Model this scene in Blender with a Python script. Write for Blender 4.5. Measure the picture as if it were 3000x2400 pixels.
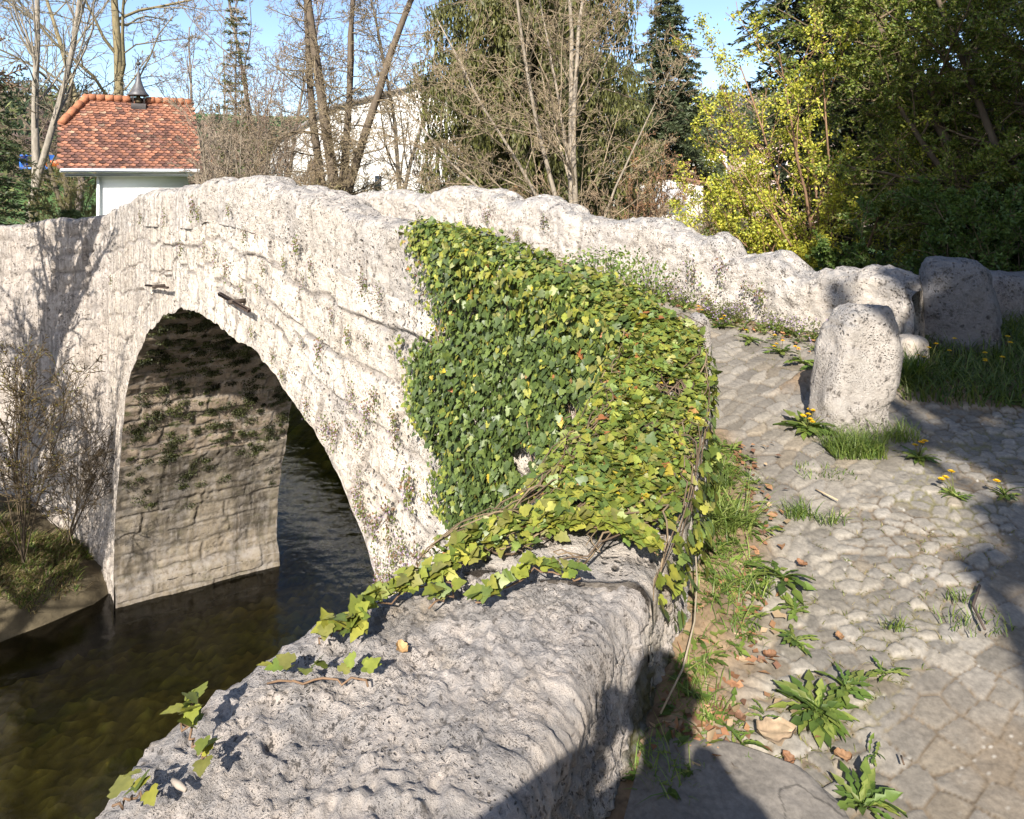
import bpy, math, random
import numpy as np
from mathutils import Vector

for _o in list(bpy.data.objects):
    bpy.data.objects.remove(_o, do_unlink=True)
SC = bpy.context.scene
COLL = SC.collection
R = math.radians

# ---------------------------------------------------------------- camera
EYE = 1.75            # lens height above the paving (m)
FOC = 2000.0          # focal length in photo pixels (24 mm on 36 mm, 3000 px wide)
YH = 510.0            # photo row of the horizon
cam_d = bpy.data.cameras.new("camera")
cam_d.lens = 24.0
cam_d.sensor_width = 36.0
cam_d.shift_y = -(1200.0 - YH) / 3000.0
cam_d.clip_start = 0.05
cam_d.clip_end = 3000.0
cam = bpy.data.objects.new("camera", cam_d)
COLL.objects.link(cam)
cam.location = (0, 0, EYE)
cam.rotation_euler = (R(90), 0, 0)
SC.camera = cam

# ---------------------------------------------------------------- sky and sun
LIGHT = Vector((0.215, 1.0, -0.76)).normalized()      # direction the sunlight travels
SUN_EL = math.asin(-LIGHT.z)
SUN_ROT = math.atan2(-LIGHT.x, -LIGHT.y)
world = bpy.data.worlds.new("World")
SC.world = world
world.use_nodes = True
wn = world.node_tree
bg = wn.nodes["Background"]
sky = wn.nodes.new("ShaderNodeTexSky")
sky.sky_type = 'NISHITA'
sky.sun_disc = False
sky.sun_elevation = SUN_EL
sky.sun_rotation = SUN_ROT
sky.altitude = 450
sky.air_density = 0.8
sky.dust_density = 1.3
sky.ozone_density = 1.6
wn.links.new(sky.outputs[0], bg.inputs[0])
bg.inputs[1].default_value = 0.12
sun_d = bpy.data.lights.new("sun", 'SUN')
sun_d.energy = 5.0
sun_d.angle = R(0.5)
sun_d.color = (1.0, 0.94, 0.85)
sun = bpy.data.objects.new("sun", sun_d)
COLL.objects.link(sun)
sun.rotation_euler = LIGHT.to_track_quat('-Z', 'Y').to_euler()
SC.view_settings.view_transform = 'Standard'
SC.view_settings.look = 'None'
SC.view_settings.exposure = 1.15
SC.view_settings.gamma = 1.0
SC.cycles.max_bounces = 6
SC.cycles.transparent_max_bounces = 12

# ---------------------------------------------------------------- helpers: numbers
rng = np.random.default_rng(11)
random.seed(11)


def at(px, py, z):
    """World point seen at photo pixel (px, py) at depth z."""
    return np.array([(px - 1500.0) / FOC * z, z, EYE - (py - YH) / FOC * z])


def sm(a, b, x):
    t = np.clip((np.asarray(x, float) - a) / (b - a), 0, 1)
    return t * t * (3 - 2 * t)


def hash3(ix, iy, iz, seed=0):
    h = (ix.astype(np.int64) * 374761393 + iy.astype(np.int64) * 668265263
         + iz.astype(np.int64) * 2147483647 + seed * 1442695041) & 0xFFFFFFFF
    h = ((h ^ (h >> 13)) * 1274126177) & 0xFFFFFFFF
    h = ((h ^ (h >> 16)) * 2246822519) & 0xFFFFFFFF
    return ((h ^ (h >> 15)) & 0xFFFFFF) / float(0xFFFFFF)


def vnoise(p, seed=0):
    i = np.floor(p).astype(np.int64)
    f = p - i
    f = f * f * f * (f * (f * 6 - 15) + 10)
    r = 0
    for a in (0, 1):
        wa = f[:, 0] if a else 1 - f[:, 0]
        for b in (0, 1):
            wb = f[:, 1] if b else 1 - f[:, 1]
            for c in (0, 1):
                wc = f[:, 2] if c else 1 - f[:, 2]
                r = r + wa * wb * wc * hash3(i[:, 0] + a, i[:, 1] + b, i[:, 2] + c, seed)
    return r * 2 - 1


def fbm(p, oct=4, seed=0, gain=0.5):
    r, amp, tot = 0, 1.0, 0
    for k in range(oct):
        r = r + amp * vnoise(p * (2.03 ** k) + 17.3 * k, seed + k)
        tot += amp
        amp *= gain
    return r / tot


def worley2(x, y, jit=1.0, seed=0):
    """2-D Voronoi: distance to nearest and second feature, id of the nearest cell, offset to its point."""
    ix, iy = np.floor(x).astype(np.int64), np.floor(y).astype(np.int64)
    f1 = np.full(x.shape, 9.0)
    f2 = np.full(x.shape, 9.0)
    idn = np.zeros(x.shape)
    z = np.zeros_like(ix)
    for a in (-1, 0, 1):
        for b in (-1, 0, 1):
            cx, cy = ix + a, iy + b
            px = cx + 0.5 + (hash3(cx, cy, z, seed) - 0.5) * jit
            py = cy + 0.5 + (hash3(cx, cy, z, seed + 7) - 0.5) * jit
            d = np.hypot(x - px, y - py)
            h = hash3(cx, cy, z, seed + 13)
            near = d < f1
            f2 = np.where(near, f1, np.minimum(f2, d))
            idn = np.where(near, h, idn)
            f1 = np.where(near, d, f1)
    return f1, f2, idn


def norm(v):
    return v / np.maximum(np.linalg.norm(v, axis=-1, keepdims=True), 1e-9)


# ---------------------------------------------------------------- helpers: objects
def mesh_data(name, V, F, mat=None, col=None, smooth=False):
    V = np.asarray(V, np.float32).reshape(-1, 3)
    Fs = [np.asarray(f, np.int32) for f in (F if isinstance(F, list) else [F]) if len(f)]
    me = bpy.data.meshes.new(name)
    me.vertices.add(len(V))
    me.vertices.foreach_set("co", V.ravel())
    loops = np.concatenate([f.ravel() for f in Fs])
    starts, base = [], 0
    for f in Fs:
        starts.append(base + np.arange(len(f)) * f.shape[1])
        base += f.size
    starts = np.concatenate(starts).astype(np.int32)
    me.loops.add(len(loops))
    me.loops.foreach_set("vertex_index", loops)
    me.polygons.add(len(starts))
    me.polygons.foreach_set("loop_start", starts)
    if smooth:
        me.polygons.foreach_set("use_smooth", np.ones(len(starts), bool))
    me.update(calc_edges=True)
    if col is not None:
        c = np.ones((len(V), 4), np.float32)
        col = np.asarray(col, np.float32)
        c[:, :col.shape[-1]] = col
        a = me.color_attributes.new("Col", 'FLOAT_COLOR', 'POINT')
        a.data.foreach_set("color", c.ravel())
    if mat:
        me.materials.append(mat)
    return me


def mk(name, V, F, mat, parent=None, col=None, smooth=False, loc=None):
    """ONE mesh object. With loc the given world vertices become local to loc (for a thing or part with its own origin)."""
    V = np.asarray(V, float).reshape(-1, 3)
    org = np.zeros(3)
    if parent is not None:
        org = np.array(parent.get("_org", (0, 0, 0)), float)
    elif loc is not None:
        org = np.array(loc, float)
    o = bpy.data.objects.new(name, mesh_data(name, V - org, F, mat, col, smooth))
    COLL.objects.link(o)
    if parent is not None:
        o.parent = parent
        o["_org"] = [float(t) for t in org]
    elif loc is not None:
        o.location = org
        o["_org"] = [float(t) for t in org]
    return o


def tag(o, label=None, cat=None, group=None, kind=None):
    if label: o["label"] = label
    if cat: o["category"] = cat
    if group: o["group"] = group
    if kind: o["kind"] = kind
    return o


def thing(name, loc, label, cat, group=None):
    o = bpy.data.objects.new(name, None)
    COLL.objects.link(o)
    o.location = [float(t) for t in loc]
    o["_org"] = [float(t) for t in loc]
    o.empty_display_size = 0.2
    return tag(o, label, cat, group)


def dup(root, loc, rotz=0.0, scale=1.0, label=None, group=None):
    r = root.copy()
    COLL.objects.link(r)
    r.location = [float(t) for t in loc]
    r.rotation_euler = (0, 0, rotz)
    r.scale = (scale, scale, scale)
    if label: r["label"] = label
    if group: r["group"] = group
    for ch in list(root.children):
        c = ch.copy()
        COLL.objects.link(c)
        c.parent = r
        for g in list(ch.children):
            d = g.copy()
            COLL.objects.link(d)
            d.parent = c
    return r


# ---------------------------------------------------------------- helpers: shapes
def grid_faces(nu, nv, wrap=False):
    i = np.arange(nu - 1)[:, None]
    j = np.arange(nv if wrap else nv - 1)[None, :]
    j2 = (j + 1) % nv
    a = i * nv + j
    b = i * nv + j2
    c = (i + 1) * nv + j2
    d = (i + 1) * nv + j
    return np.stack([a, b, c, d], -1).reshape(-1, 4)


def grid_normals(G):
    du = np.gradient(G, axis=0)
    dv = np.gradient(G, axis=1)
    return norm(np.cross(du, dv))


def prisms(P0, P1, R0, R1, n=4):
    """Tapered n-sided prisms between point pairs -> V, F."""
    P0, P1 = np.asarray(P0, float), np.asarray(P1, float)
    R0, R1 = np.asarray(R0, float)[:, None], np.asarray(R1, float)[:, None]
    d = norm(P1 - P0)
    ref = np.where(np.abs(d[:, 2:3]) > 0.9, np.array([[1.0, 0, 0]]), np.array([[0, 0, 1.0]]))
    u = norm(np.cross(d, ref))
    v = np.cross(d, u)
    m = len(P0)
    V = np.zeros((m, 2 * n, 3))
    for k in range(n):
        a = 2 * math.pi * k / n
        o = u * math.cos(a) + v * math.sin(a)
        V[:, k] = P0 + o * R0
        V[:, n + k] = P1 + o * R1
    k = np.arange(n)
    T = np.stack([k, (k + 1) % n, n + (k + 1) % n, n + k], -1)
    F = (np.arange(m)[:, None, None] * 2 * n + T[None]).reshape(-1, 4)
    return V.reshape(-1, 3), F


def tube(pts, rads, n=8, cap=True):
    """Continuous tube through points."""
    pts = np.asarray(pts, float)
    rads = np.broadcast_to(np.asarray(rads, float), (len(pts),))
    t = norm(np.gradient(pts, axis=0))
    ref = np.array([0.31, 0.17, 0.93])
    if abs(np.dot(norm(pts[-1] - pts[0]), ref / np.linalg.norm(ref))) > 0.9:
        ref = np.array([1.0, 0.1, 0])
    u = norm(np.cross(t, ref))
    v = np.cross(t, u)
    a = np.arange(n) * 2 * math.pi / n
    V = pts[:, None] + rads[:, None, None] * (u[:, None] * np.cos(a)[None, :, None] + v[:, None] * np.sin(a)[None, :, None])
    V = V.reshape(-1, 3)
    F = [grid_faces(len(pts), n, True)]
    if cap:
        b = len(V)
        V = np.concatenate([V, pts[:1], pts[-1:]])
        k = np.arange(n)
        F.append(np.stack([(k + 1) % n, k, np.full(n, b)], -1))
        e = (len(pts) - 1) * n
        F.append(np.stack([e + k, e + (k + 1) % n, np.full(n, b + 1)], -1))
    return V, F


class MB:
    """Collects pieces of one mesh (with a colour per vertex)."""
    def __init__(s):
        s.V, s.C, s.F, s.n = [], [], {3: [], 4: []}, 0

    def add(s, V, F, col=(0.5, 0.5, 0.5)):
        V = np.asarray(V, float).reshape(-1, 3)
        c = np.broadcast_to(np.asarray(col, float), (len(V), 3))
        for f in (F if isinstance(F, list) else [F]):
            f = np.asarray(f, int)
            if f.size:
                s.F[f.shape[1]].append(f + s.n)
        s.V.append(V)
        s.C.append(c)
        s.n += len(V)
        return s

    def box(s, c, size, col=(0.5, 0.5, 0.5), ax=None, bev=0.0):
        """Box at centre c; ax = 3 unit axes; optional chamfered edges."""
        ax = np.eye(3) if ax is None else np.asarray(ax, float)
        h = np.asarray(size, float) / 2
        b = min(bev, h.min() * 0.9)
        pts = []
        if b <= 0:
            for x in (-1, 1):
                for y in (-1, 1):
                    for z in (-1, 1):
                        pts.append((x * h[0], y * h[1], z * h[2]))
            F = np.array([(0, 1, 3, 2), (4, 6, 7, 5), (0, 4, 5, 1), (2, 3, 7, 6), (0, 2, 6, 4), (1, 5, 7, 3)])
            return s.add(np.array(pts) @ ax + np.asarray(c), F, col)
        bm_v, F4, F3 = [], [], []
        idx = {}
        for x in (-1, 1):
            for y in (-1, 1):
                for z in (-1, 1):
                    for k in range(3):
                        p = [x * (h[0] - b), y * (h[1] - b), z * (h[2] - b)]
                        p[k] = (x, y, z)[k] * h[k]
                        idx[(x, y, z, k)] = len(bm_v)
                        bm_v.append(p)
                    F3.append([idx[(x, y, z, 0)], idx[(x, y, z, 1)], idx[(x, y, z, 2)]])
        for k in range(3):
            o = [i for i in range(3) if i != k]
            for sgn in (-1, 1):
                q = []
                for a, bb in ((-1, -1), (1, -1), (1, 1), (-1, 1)):
                    t = [0, 0, 0]
                    t[k] = sgn; t[o[0]] = a; t[o[1]] = bb
                    q.append(idx[(t[0], t[1], t[2], k)])
                F4.append(q)
        for k in range(3):
            o = [i for i in range(3) if i != k]
            for a in (-1, 1):
                for bb in (-1, 1):
                    q = []
                    for sgn, kk in ((-1, 0), (1, 0), (1, 1), (-1, 1)):
                        t = [0, 0, 0]
                        t[k] = sgn; t[o[0]] = a; t[o[1]] = bb
                        q.append(idx[(t[0], t[1], t[2], o[kk])])
                    F4.append(q)
        return s.add(np.array(bm_v) @ ax + np.asarray(c), [np.array(F4), np.array(F3)], col)

    def build(s, name, mat, parent=None, smooth=False, loc=None):
        V = np.concatenate(s.V)
        F = [np.concatenate(f) for f in s.F.values() if f]
        return mk(name, V, F, mat, parent, np.concatenate(s.C), smooth, loc)


def cards(P, D, Nn, L, W, tmpl, tris):
    """Leaves: template (K,3) of (along, side, lift) placed at P along D with normal Nn."""
    P, D = np.asarray(P, float), norm(np.asarray(D, float))
    S = norm(np.cross(D, Nn))
    U = np.cross(S, D)
    L = np.broadcast_to(np.asarray(L, float), (len(P),))[:, None, None]
    W = np.broadcast_to(np.asarray(W, float), (len(P),))[:, None, None]
    t = np.asarray(tmpl, float)
    V = P[:, None] + D[:, None] * t[None, :, 0:1] * L + S[:, None] * t[None, :, 1:2] * W + U[:, None] * t[None, :, 2:3] * L
    K = len(t)
    F = (np.arange(len(P))[:, None, None] * K + np.asarray(tris)[None]).reshape(-1, np.asarray(tris).shape[1])
    return V.reshape(-1, 3), F


LEAF = np.array([(0, 0, 0), (0.42, 0.5, 0.10), (1, 0, 0), (0.42, -0.5, 0.10), (0.42, 0, 0.0)])
LEAF_F = np.array([(0, 4, 1), (1, 4, 2), (2, 4, 3), (3, 4, 0)])
DIAM = np.array([(0, 0, 0), (0.5, 0.5, 0.0), (1, 0, 0), (0.5, -0.5, 0.0)])
DIAM_F = np.array([(0, 1, 2, 3)])
_iv = [(0, 0), (-0.16, 0.20), (-0.10, 0.42), (0.16, 0.56), (0.28, 0.40), (0.50, 0.46), (0.62, 0.27), (0.84, 0.16), (1.04, 0)]
IVY = np.array([(0.34, 0, -0.02)] + [(a, b, 0.16 * b * b - 0.10 * max(a, 0) ** 2) for a, b in _iv]
               + [(a, -b, 0.16 * b * b - 0.10 * max(a, 0) ** 2) for a, b in _iv[-2:0:-1]])
IVY_F = np.array([(0, i, i % (len(IVY) - 1) + 1) for i in range(1, len(IVY))])


def rand_dirs(n):
    return norm(rng.normal(size=(n, 3)))


# ---------------------------------------------------------------- materials
class NT:
    def __init__(s, name):
        s.m = bpy.data.materials.new(name)
        s.m.use_nodes = True
        s.t = s.m.node_tree
        s.b = s.t.nodes["Principled BSDF"]
        s.out = s.t.nodes["Material Output"]

    def n(s, kind, ins=None, **props):
        nd = s.t.nodes.new("ShaderNode" + kind)
        for k, v in props.items():
            setattr(nd, k, v)
        for k, v in (ins or {}).items():
            if isinstance(v, bpy.types.NodeSocket):
                s.t.links.new(v, nd.inputs[k])
            else:
                nd.inputs[k].default_value = v
        return nd

    def set(s, **kw):
        for k, v in kw.items():
            k = k.replace("_", " ")
            if isinstance(v, bpy.types.NodeSocket):
                s.t.links.new(v, s.b.inputs[k])
            else:
                s.b.inputs[k].default_value = v

    def col(s):
        return s.n("Attribute", attribute_name="Col").outputs["Color"]

    def pos(s, scale=(1, 1, 1)):
        tc = s.n("TexCoord").outputs["Object"]
        return s.n("Mapping", {"Vector": tc, "Scale": scale}).outputs[0]

    def noise(s, vec, scale, detail=4.0, rough=0.6):
        return s.n("TexNoise", {"Vector": vec, "Scale": scale, "Detail": detail, "Roughness": rough}).outputs["Fac"]

    def ramp(s, v, a, b, lo=0.0, hi=1.0):
        return s.n("MapRange", {"Value": v, "From Min": a, "From Max": b, "To Min": lo, "To Max": hi}).outputs[0]

    def mix(s, fac, a, b, blend='MIX'):
        nd = s.t.nodes.new("ShaderNodeMix")
        nd.data_type = 'RGBA'
        nd.blend_type = blend
        for i, v in ((0, fac), (6, a), (7, b)):
            if isinstance(v, bpy.types.NodeSocket):
                s.t.links.new(v, nd.inputs[i])
            else:
                nd.inputs[i].default_value = (*v, 1.0) if isinstance(v, tuple) and len(v) == 3 else v
        return nd.outputs[2]

    def math(s, op, a, b=0.0):
        nd = s.t.nodes.new("ShaderNodeMath")
        nd.operation = op
        for i, v in ((0, a), (1, b)):
            if isinstance(v, bpy.types.NodeSocket):
                s.t.links.new(v, nd.inputs[i])
            else:
                nd.inputs[i].default_value = v
        return nd.outputs[0]

    def bump(s, h, strength, dist):
        s.set(Normal=s.n("Bump", {"Height": h, "Strength": strength, "Distance": dist}).outputs[0])


def stone_mat(name, pore=30.0, streak=0.0, lichen=0.6, fine=18.0, bump=0.6, bdist=0.02, pore_amt=0.7, moss=0.0, top=0.5):
    k = NT(name)
    p = k.pos()
    n1 = k.noise(p, 1.7, 5)
    n2 = k.noise(p, fine, 8, 0.75)
    n3 = k.noise(p, fine * 4.5, 6, 0.75)
    warp = k.mix(0.03, p, k.n("TexNoise", {"Vector": p, "Scale": pore * 0.6}).outputs["Color"])
    vo = k.n("TexVoronoi", {"Vector": warp, "Scale": pore}).outputs["Distance"]
    vo2 = k.n("TexVoronoi", {"Vector": warp, "Scale": pore * 2.7}).outputs["Distance"]
    pit = k.math('MULTIPLY', k.ramp(vo, 0.30, 0.14), k.ramp(k.noise(p, 3.1, 4), 0.46, 0.58))
    pit3 = k.math('MULTIPLY', k.ramp(vo2, 0.34, 0.16), k.ramp(k.noise(p, 4.7, 4), 0.44, 0.58))
    pit2 = k.ramp(n2, 0.41, 0.31)
    pits = k.math('MAXIMUM', k.math('MAXIMUM', pit, k.math('MULTIPLY', pit3, 0.8)), pit2)
    c = k.mix(k.ramp(n2, 0.34, 0.66), k.mix(1.0, k.col(), (0.70, 0.66, 0.63), 'MULTIPLY'), k.mix(1.0, k.col(), (1.14, 1.12, 1.10), 'MULTIPLY'))
    c = k.mix(k.ramp(k.noise(p, 0.9, 5), 0.42, 0.62, 0, 0.35), c, k.mix(1.0, k.col(), (1.0, 0.90, 0.78), 'MULTIPLY'))
    c = k.mix(k.ramp(n3, 0.54, 0.70, 0, 0.45), c, k.mix(1.0, k.col(), (1.30, 1.30, 1.30), 'MULTIPLY'))
    if streak > 0:
        ps = k.pos((7.0, 7.0, 0.55))
        st = k.noise(ps, 1.6, 6, 0.65)
        am = k.n("Attribute", attribute_name="Col").outputs["Alpha"]
        vp = k.math('MULTIPLY', k.ramp(k.noise(k.pos((15, 15, 3.6)), 1.0, 5, 0.65), 0.60, 0.68), k.ramp(k.noise(p, 1.3, 4), 0.42, 0.56, 0, 0.8))
        c = k.mix(vp, c, (0.15, 0.11, 0.075))
        c = k.mix(k.math('MULTIPLY', am, k.ramp(st, 0.47, 0.62, 0, streak)), c, (0.20, 0.175, 0.15))
    gm = k.n("NewGeometry").outputs["Normal"]
    up = k.n("SeparateXYZ", {0: gm}).outputs[2]
    li = k.math('MULTIPLY', k.ramp(up, 0.10, 0.8), k.ramp(k.noise(p, 7.0, 7, 0.75), 0.40, 0.56, 0, lichen))
    c = k.mix(li, c, (0.19, 0.19, 0.195))
    if top > 0:
        c = k.mix(k.ramp(k.noise(p, 2.6, 8, 0.75), 0.50, 0.66, 0, top), c, (0.27, 0.25, 0.235))
    c = k.mix(k.math('MULTIPLY', pits, pore_amt), c, (0.10, 0.085, 0.07))
    if moss > 0:
        mo = k.math('MULTIPLY', k.ramp(k.noise(k.pos((1, 1, 2.2)), 3.4, 6, 0.7), 0.54, 0.62), moss)
        c = k.mix(mo, c, (0.055, 0.062, 0.020))
    k.set(Base_Color=c, Roughness=0.93)
    k.b.inputs["Specular IOR Level"].default_value = 0.2
    h = k.math('SUBTRACT', k.math('ADD', n2, k.math('MULTIPLY', n3, 0.45)), k.math('MULTIPLY', pits, 0.9))
    k.bump(h, bump, bdist)
    return k.m


def leaf_mat(name, rough=0.5, trans=0.3, spec=0.5, vary=18.0):
    k = NT(name)
    c = k.mix(k.ramp(k.noise(k.pos(), vary, 3), 0.3, 0.7), k.mix(1.0, k.col(), (0.72, 0.75, 0.70), 'MULTIPLY'), k.mix(1.0, k.col(), (1.22, 1.2, 1.15), 'MULTIPLY'))
    k.set(Base_Color=c, Roughness=rough)
    k.b.inputs["Specular IOR Level"].default_value = spec
    tr = k.n("BsdfTranslucent", {"Color": k.mix(1.0, c, (1.25, 1.3, 0.6), 'MULTIPLY')})
    mx = k.n("MixShader", {0: trans, 1: k.b.outputs[0], 2: tr.outputs[0]})
    k.t.links.new(mx.outputs[0], k.out.inputs[0])
    return k.m


def plain_mat(name, rough=0.85, vary=12.0, lo=0.75, hi=1.2, bump=0.3, bdist=0.01, spec=0.3, metal=0.0, stretch=(1, 1, 1)):
    k = NT(name)
    n = k.noise(k.pos(stretch), vary, 6, 0.65)
    c = k.mix(k.ramp(n, 0.3, 0.7), k.mix(1.0, k.col(), (lo, lo, lo), 'MULTIPLY'), k.mix(1.0, k.col(), (hi, hi, hi), 'MULTIPLY'))
    k.set(Base_Color=c, Roughness=rough, Metallic=metal)
    k.b.inputs["Specular IOR Level"].default_value = spec
    if bump:
        k.bump(n, bump, bdist)
    return k.m


M = {}
M['stone'] = stone_mat("weathered_limestone", pore=20, streak=0.0, fine=11, bump=0.9, bdist=0.045, pore_amt=0.9, top=0.6)
M['stone_streak'] = stone_mat("streaked_limestone", pore=18, streak=0.8, fine=11, bump=0.9, bdist=0.045, pore_amt=0.9, top=0.6)
M['tufa'] = stone_mat("pitted_tufa", pore=75, fine=34, bump=1.0, bdist=0.016, lichen=0.6, pore_amt=0.85, top=0.6)
M['tufa_far'] = stone_mat("pitted_limestone", pore=34, fine=15, bump=0.9, bdist=0.03, lichen=0.75, top=0.55, pore_amt=0.8)
M['vault'] = stone_mat("damp_mossy_masonry", pore=20, fine=8, bdist=0.03, lichen=0.0, moss=0.9, streak=0.35, top=0.2)
M['footing'] = stone_mat("stained_ashlar", pore=14, fine=7, bdist=0.02, lichen=0.3, moss=0.15, streak=0.5, top=0.4)
M['bark'] = plain_mat("tree_bark", vary=14, lo=0.6, hi=1.35, bump=0.5, bdist=0.02, stretch=(1, 1, 0.25))
M['twig'] = plain_mat("bare_twigs", vary=9, lo=0.7, hi=1.25, bump=0)
M['ivy'] = leaf_mat("glossy_ivy_leaf", rough=0.46, trans=0.18, spec=0.42, vary=30)
M['leaf'] = leaf_mat("soft_leaf", rough=0.55, trans=0.35)
M['needle'] = leaf_mat("conifer_needles", rough=0.6, trans=0.18, vary=4)
M['petal'] = leaf_mat("flower_petals", rough=0.6, trans=0.3)
M['dry'] = leaf_mat("dry_leaf", rough=0.7, trans=0.2)
M['cobble'] = plain_mat("cobbles_and_sand", rough=0.85, vary=60, lo=0.72, hi=1.2, bump=0.35, bdist=0.004)
M['plaster'] = plain_mat("lime_plaster", rough=0.95, vary=3, lo=0.95, hi=1.04, bump=0.1, bdist=0.004)
M['paint'] = plain_mat("painted_metal", rough=0.45, vary=5, lo=0.92, hi=1.05, bump=0)
M['tile'] = plain_mat("clay_roof_tile", rough=0.9, vary=10, lo=0.65, hi=1.25, bump=0.4, bdist=0.01)
M['iron'] = plain_mat("rusty_iron", rough=0.8, vary=40, lo=0.5, hi=1.4, bump=0.4, bdist=0.004)
M['slate'] = plain_mat("dark_sheet_metal", rough=0.5, vary=12, lo=0.7, hi=1.3, bump=0.1, bdist=0.004, spec=0.5)
M['wood'] = plain_mat("grey_boards", rough=0.85, vary=8, lo=0.7, hi=1.25, bump=0.3, stretch=(4, 4, 0.4))
M['cloth'] = plain_mat("woven_cloth", rough=0.95, vary=30, lo=0.85, hi=1.1, bump=0.2, bdist=0.003)
M['skin'] = plain_mat("skin", rough=0.6, vary=14, lo=0.95, hi=1.05, bump=0)
M['ground'] = plain_mat("earth_and_grass", rough=0.95, vary=5, lo=0.7, hi=1.25, bump=0.6, bdist=0.05)
k = NT("window_glass")
k.set(Base_Color=(0.02, 0.025, 0.03, 1), Roughness=0.08)
M['glass'] = k.m

# river water: clear, brownish, Fresnel reflection over the bed
k = NT("river_water")
wv = k.n("TexNoise", {"Vector": k.pos((1.0, 1.0, 1.0)), "Scale": 3.2, "Detail": 5.0, "Roughness": 0.55}).outputs["Fac"]
wv2 = k.n("TexNoise", {"Vector": k.pos((0.5, 1.3, 1.0)), "Scale": 1.1, "Detail": 2.0}).outputs["Fac"]
bm = k.n("Bump", {"Height": k.math('ADD', wv, k.math('MULTIPLY', wv2, 1.5)), "Strength": 0.24, "Distance": 0.06}).outputs[0]
fr = k.n("Fresnel", {"IOR": 1.33, "Normal": bm}).outputs[0]
tr = k.n("BsdfTransparent", {"Color": (0.62, 0.60, 0.42, 1)})
gl = k.n("BsdfGlossy", {"Color": (1, 1, 1, 1), "Roughness": 0.03, "Normal": bm})
mx = k.n("MixShader", {0: fr, 1: tr.outputs[0], 2: gl.outputs[0]})
k.t.links.new(mx.outputs[0], k.out.inputs[0])
M['water'] = k.m

# ================================================================ the lie of the land
A40 = R(40)
DV = np.array([-math.sin(A40), math.cos(A40)])     # along the bridge, away from the camera
NV = np.array([math.cos(A40), math.sin(A40)])      # across the bridge
WATER = EYE - 9.33


def SN(x, y):
    return x * DV[0] + y * DV[1], x * NV[0] + y * NV[1]


def BR(s, n, z=0.0):
    """Bridge coordinates -> world."""
    s, n, z = np.broadcast_arrays(np.asarray(s, float), np.asarray(n, float), np.asarray(z, float))
    return np.stack([s * DV[0] + n * NV[0], s * DV[1] + n * NV[1], z], -1)


DECK_S = [2.0, 3.5, 5.0, 7.0, 9.0, 10.5, 13, 17, 25]
DECK_Z = [0.28, 0.40, 0.60, 0.82, 0.92, 0.90, 0.65, 0.15, -0.2]


def ground_z(x, y):
    x, y = np.asarray(x, float), np.asarray(y, float)
    s, n = SN(x, y)
    base = 0.085 * np.clip(y - 2, 0, 5) + 0.05 * np.clip(x - 1, 0, 5)
    w = sm(2.6, 3.8, s) * (1 - sm(5.75, 6.1, n))
    return base * (1 - w) + np.interp(s, DECK_S, DECK_Z) * w


# plan of the riverside wall: river edge, path edge (world xy) and top height
RE = np.array([(-1.8, -0.9), (-1.2, 0.2), (-1.0, 0.9), (-0.93, 1.3), (-0.87, 1.60), (-0.68, 1.84), (-0.52, 2.05), (-0.28, 2.23), (0.077, 2.58), (0.45, 3.3), (0.63, 3.85)])
PE = np.array([(-1.2, -1.1), (-0.75, -0.1), (-0.33, 0.8), (-0.16, 1.1), (0.0, 1.38), (0.14, 1.62), (0.27, 1.85), (0.45, 2.17), (0.66, 2.55), (0.93, 3.2), (1.07, 3.8)])
TOPZ = np.array([0.44, 0.45, 0.45, 0.45, 0.46, 0.45, 0.46, 0.45, 0.50, 0.64, 0.82])
BS = np.array([2.9, 3.3, 4.0, 5.0, 6.07, 6.64, 7.12, 7.67, 8.33, 9.4, 10.27, 10.42, 10.62, 12.58, 14.66, 15.6, 16.4, 17.0, 17.3, 17.32])
BT = np.array([1.0, 1.08, 1.25, 1.33, 1.43, 1.51, 1.58, 1.61, 1.68, 1.70, 1.70, 1.66, 1.575, 1.49, 1.39, 1.20, 1.1, 1.0, 0.98, 0.97])


def top_at(s):
    return np.interp(s, np.r_[2.5, BS], np.r_[0.88, BT])


def resample(keys, ds):
    """Resample several key arrays together by the length along their mean line."""
    keys = [np.asarray(q, float).reshape(len(keys[0]), -1) for q in keys]
    mid = (keys[0][:, :2] + keys[1][:, :2]) / 2
    t = np.r_[0, np.cumsum(np.linalg.norm(np.diff(mid, axis=0), axis=1))]
    u = np.linspace(0, t[-1], max(3, int(t[-1] / ds)))
    return [np.stack([np.interp(u, t, q[:, c]) for c in range(q.shape[1])], -1) for q in keys] + [u]


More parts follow.
